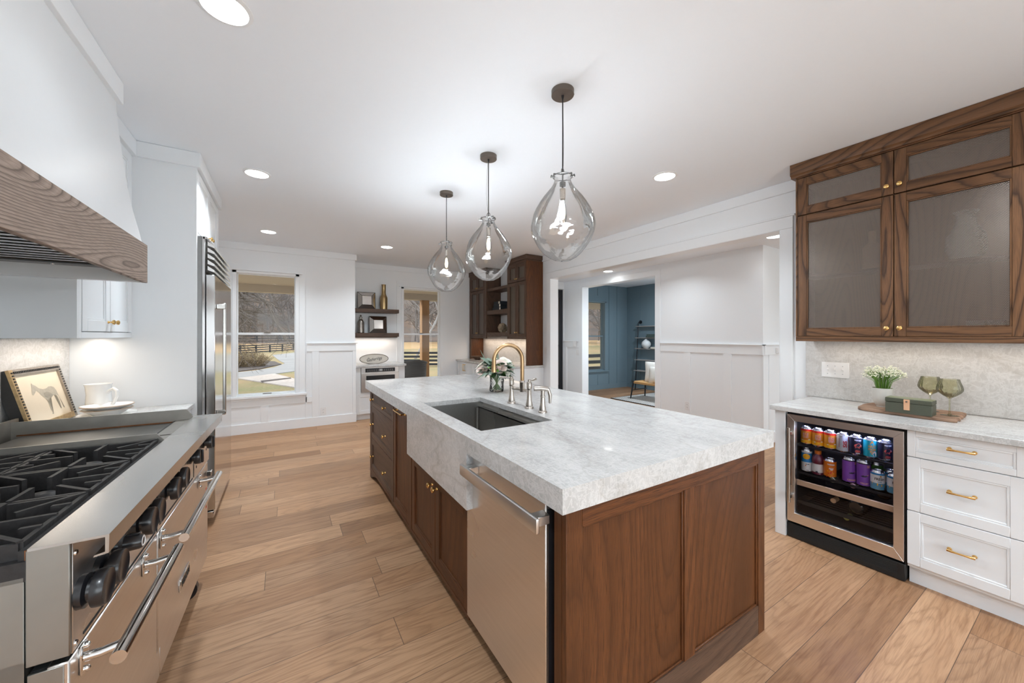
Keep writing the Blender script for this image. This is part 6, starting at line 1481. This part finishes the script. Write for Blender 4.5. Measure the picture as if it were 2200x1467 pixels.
# planters beyond the blue room window
for i, (x, y, lb) in enumerate(((9.15, 11.0, 'pale tub with a green shrub seen through the blue room window'),)):
    t = T('planter', lb, 'planter', (x, y, -.098)); b = B(); b.lathe([(0, 0), (.26, 0), (.34, .30), (.36, .45), (.33, .45), (.3, .40), (0, .40)], (x, y, -.098), 'concrete', 28); part(b, 'tub', t); b = B()
    random.seed(40)
    for k in range(160):
        a = random.uniform(0, 2*pi); e = random.uniform(-.1, 1.4); d = Vector((math.cos(a)*math.cos(e), math.sin(a)*math.cos(e), math.sin(e)*1.2)); p = Vector((x, y, .42))+d*random.uniform(.05, .30); leaf(b, p, d, random.uniform(.08, .14), .03, 'leaf_dark', .3)
    part(b, 'foliage', t)
b = B(); b.lathe([(0, 0), (.20, 0), (.26, .22), (.28, .34), (.25, .34), (0, .30)], (11.9, 15.0, GZ), 'ink_amber', 24); b.lathe([(0, 0), (.3, 0), (.3, 1.3), (0, 1.3)], (11.9, 15.0, GZ-.0), 'concrete', 20)
one(b, 'stone_pedestal', 'low stone pedestal beyond the fence in the blue room window', 'pedestal', (11.9, 15.0, GZ))

# bare trees
def branch(b, p, d, L, r, depth, m, rnd, droop=0.0, seg=5, spread=.75):
    pts = [p]; q = p.copy(); dd = d.copy(); n = 4 if depth > 1 else 3
    rs = [r]
    for i in range(n):
        dd = (dd+Vector((rnd.uniform(-.22, .22), rnd.uniform(-.22, .22), rnd.uniform(-.12, .16)-droop))).normalized(); q = q+dd*L/n; pts.append(q.copy()); rs.append(r*(1-.55*(i+1)/n))
    b.tube(pts, rs, m, seg if depth > 1 else 3, False)
    if depth <= 0: return
    k = {4: 5, 3: 5, 2: 4, 1: 4}.get(depth, 3)
    for j in range(k):
        f = rnd.uniform(.3, 1.0); i = min(n-1, int(f*n)); s0 = pts[i].lerp(pts[i+1], f*n-i)
        nd = (dd+Vector((rnd.uniform(-1, 1), rnd.uniform(-1, 1), rnd.uniform(-.35, .75)))*spread).normalized()
        branch(b, s0, nd, L*rnd.uniform(.5, .72), max(r*rnd.uniform(.35, .5), .012), depth-1, m, rnd, droop, seg, spread)
protos = []
for i in range(4):
    rnd = random.Random(100+i); t = T('bare_tree', 'p', 'tree', (0, 0, 0), 0, 'bare winter trees in the woods'); b = B()
    branch(b, Vector((0, 0, 0)), Vector((0, 0, 1)), 12, .26, 3, 'bark_far', rnd, 0, 6, .6)
    for k in range(7):
        z = 2.5+k*1.2; a = rnd.uniform(0, 6.28); branch(b, Vector((0, 0, z)), Vector((math.cos(a), math.sin(a), .5)).normalized(), 4.2, .08, 2, 'bark_far', rnd, 0, 4, .8)
    part(b, 'branches', t); protos.append(t)
rnd = random.Random(7); spots = []
for k in range(84): spots.append((rnd.uniform(-50, 10)*1.0, rnd.uniform(96, 170)))
for k in range(52): spots.append((rnd.uniform(24, 66), rnd.uniform(64, 100)))
for k in range(24): spots.append((rnd.uniform(66, 110), rnd.uniform(56, 90)))
far = 'bare grey-brown tree in the woods beyond the far fence, left window'
mid = 'bare dark tree in the woods behind the porch post'
rgt = 'bare tree in the woods seen through the blue room window'
for k, (x, y) in enumerate(spots):
    lb = far if k < 84 else (mid if k < 136 else rgt); gp = 'bare trees beyond the left window' if k < 84 else ('bare trees beyond the alcove window' if k < 136 else 'bare trees beyond the blue room window')
    sc = rnd.uniform(.85, 1.35)
    if k < 4: o = protos[k]; o.location = (x, y, terr(y)-.1); o.rotation_euler = (0, 0, rnd.uniform(0, 6)); o['label'] = lb; o['group'] = gp; o.scale = (sc,)*3
    else: dup(protos[k % 4], (x, y, terr(y)-.1), rnd.uniform(0, 6), lb, gp, sc)
# big near tree: limbs arch over the left window's view
rnd = random.Random(31); t = T('spreading_tree', 'large spreading bare tree whose limbs arch across the left kitchen window', 'tree', (-9.5, 25, GZ)); b = B()
b.tube([(-9.5, 25, GZ-.1), (-9.4, 25, 2.0), (-9.3, 25, 4.5)], [.55, .45, .38], 'bark', 12); part(b, 'trunk', t)
b = B()
for k, (pts_, r) in enumerate((([(-9.3, 25, 3.8), (-7.6, 24.4, 4.6), (-5.6, 24, 4.9), (-3.8, 23.6, 4.6), (-2.0, 23.2, 4.0), (-.6, 23, 3.0)], .20), ([(-9.3, 25, 3.2), (-7.4, 24, 3.9), (-5.4, 23.4, 4.0), (-3.6, 23, 3.6), (-2.2, 22.6, 3.0)], .16), ([(-9.3, 25, 4.3), (-7, 25.5, 5.8), (-4.6, 25.4, 6.4), (-2, 25.2, 6.0), (.6, 25, 5.0)], .20), ([(-9.3, 25, 2.6), (-7.4, 24.5, 2.9), (-5.6, 24.2, 2.5), (-4.2, 24, 2.6), (-3, 24, 2.2)], .10))):
    pv = [Vector(p) for p in pts_]; b.tube(pv, [r*(1-.8*i/(len(pv)-1)) for i in range(len(pv))], 'bark', 8, False)
    for q in range(20):
        i = rnd.randrange(1, len(pv)-1); s0 = pv[i].lerp(pv[i+1], rnd.random()); d = (pv[i+1]-pv[i]).normalized()
        branch(b, s0, (d+Vector((rnd.uniform(-.6, .6), rnd.uniform(-.6, .6), rnd.uniform(-.9, .7)))).normalized(), rnd.uniform(1.2, 2.6), r*.28, 2, 'bark', rnd, .05, 5, .8)
part(b, 'limbs', t)
# nearer pale tree in the alcove window
rnd = random.Random(5); t = T('pale_tree', 'pale-barked bare tree leaning across the alcove window', 'tree', (11.5, 34, GZ)); b = B(); branch(b, Vector((11.0, 36, GZ)), Vector((.5, 0, .85)).normalized(), 8.5, .12, 4, 'bark_pale', rnd, 0, 7, .75); part(b, 'branches', t)
rnd = random.Random(9); t = T('pale_tree', 'slender bare tree right of the porch post in the alcove window', 'tree', (17.5, 38, GZ)); b = B(); branch(b, Vector((18.5, 40, GZ)), Vector((.1, 0, 1)), 9, .11, 4, 'bark_pale', rnd, 0, 7, .8); part(b, 'branches', t)
b = B(); x, y = -10.6, 70; b.cyl((x, y, terr(y)-.1), (x, y, 6.5), .16, 'bark_pale', seg=8); one(b, 'utility_pole', 'pale utility pole standing among the bare trees in the left window', 'pole', (x, y, terr(y)-.1))
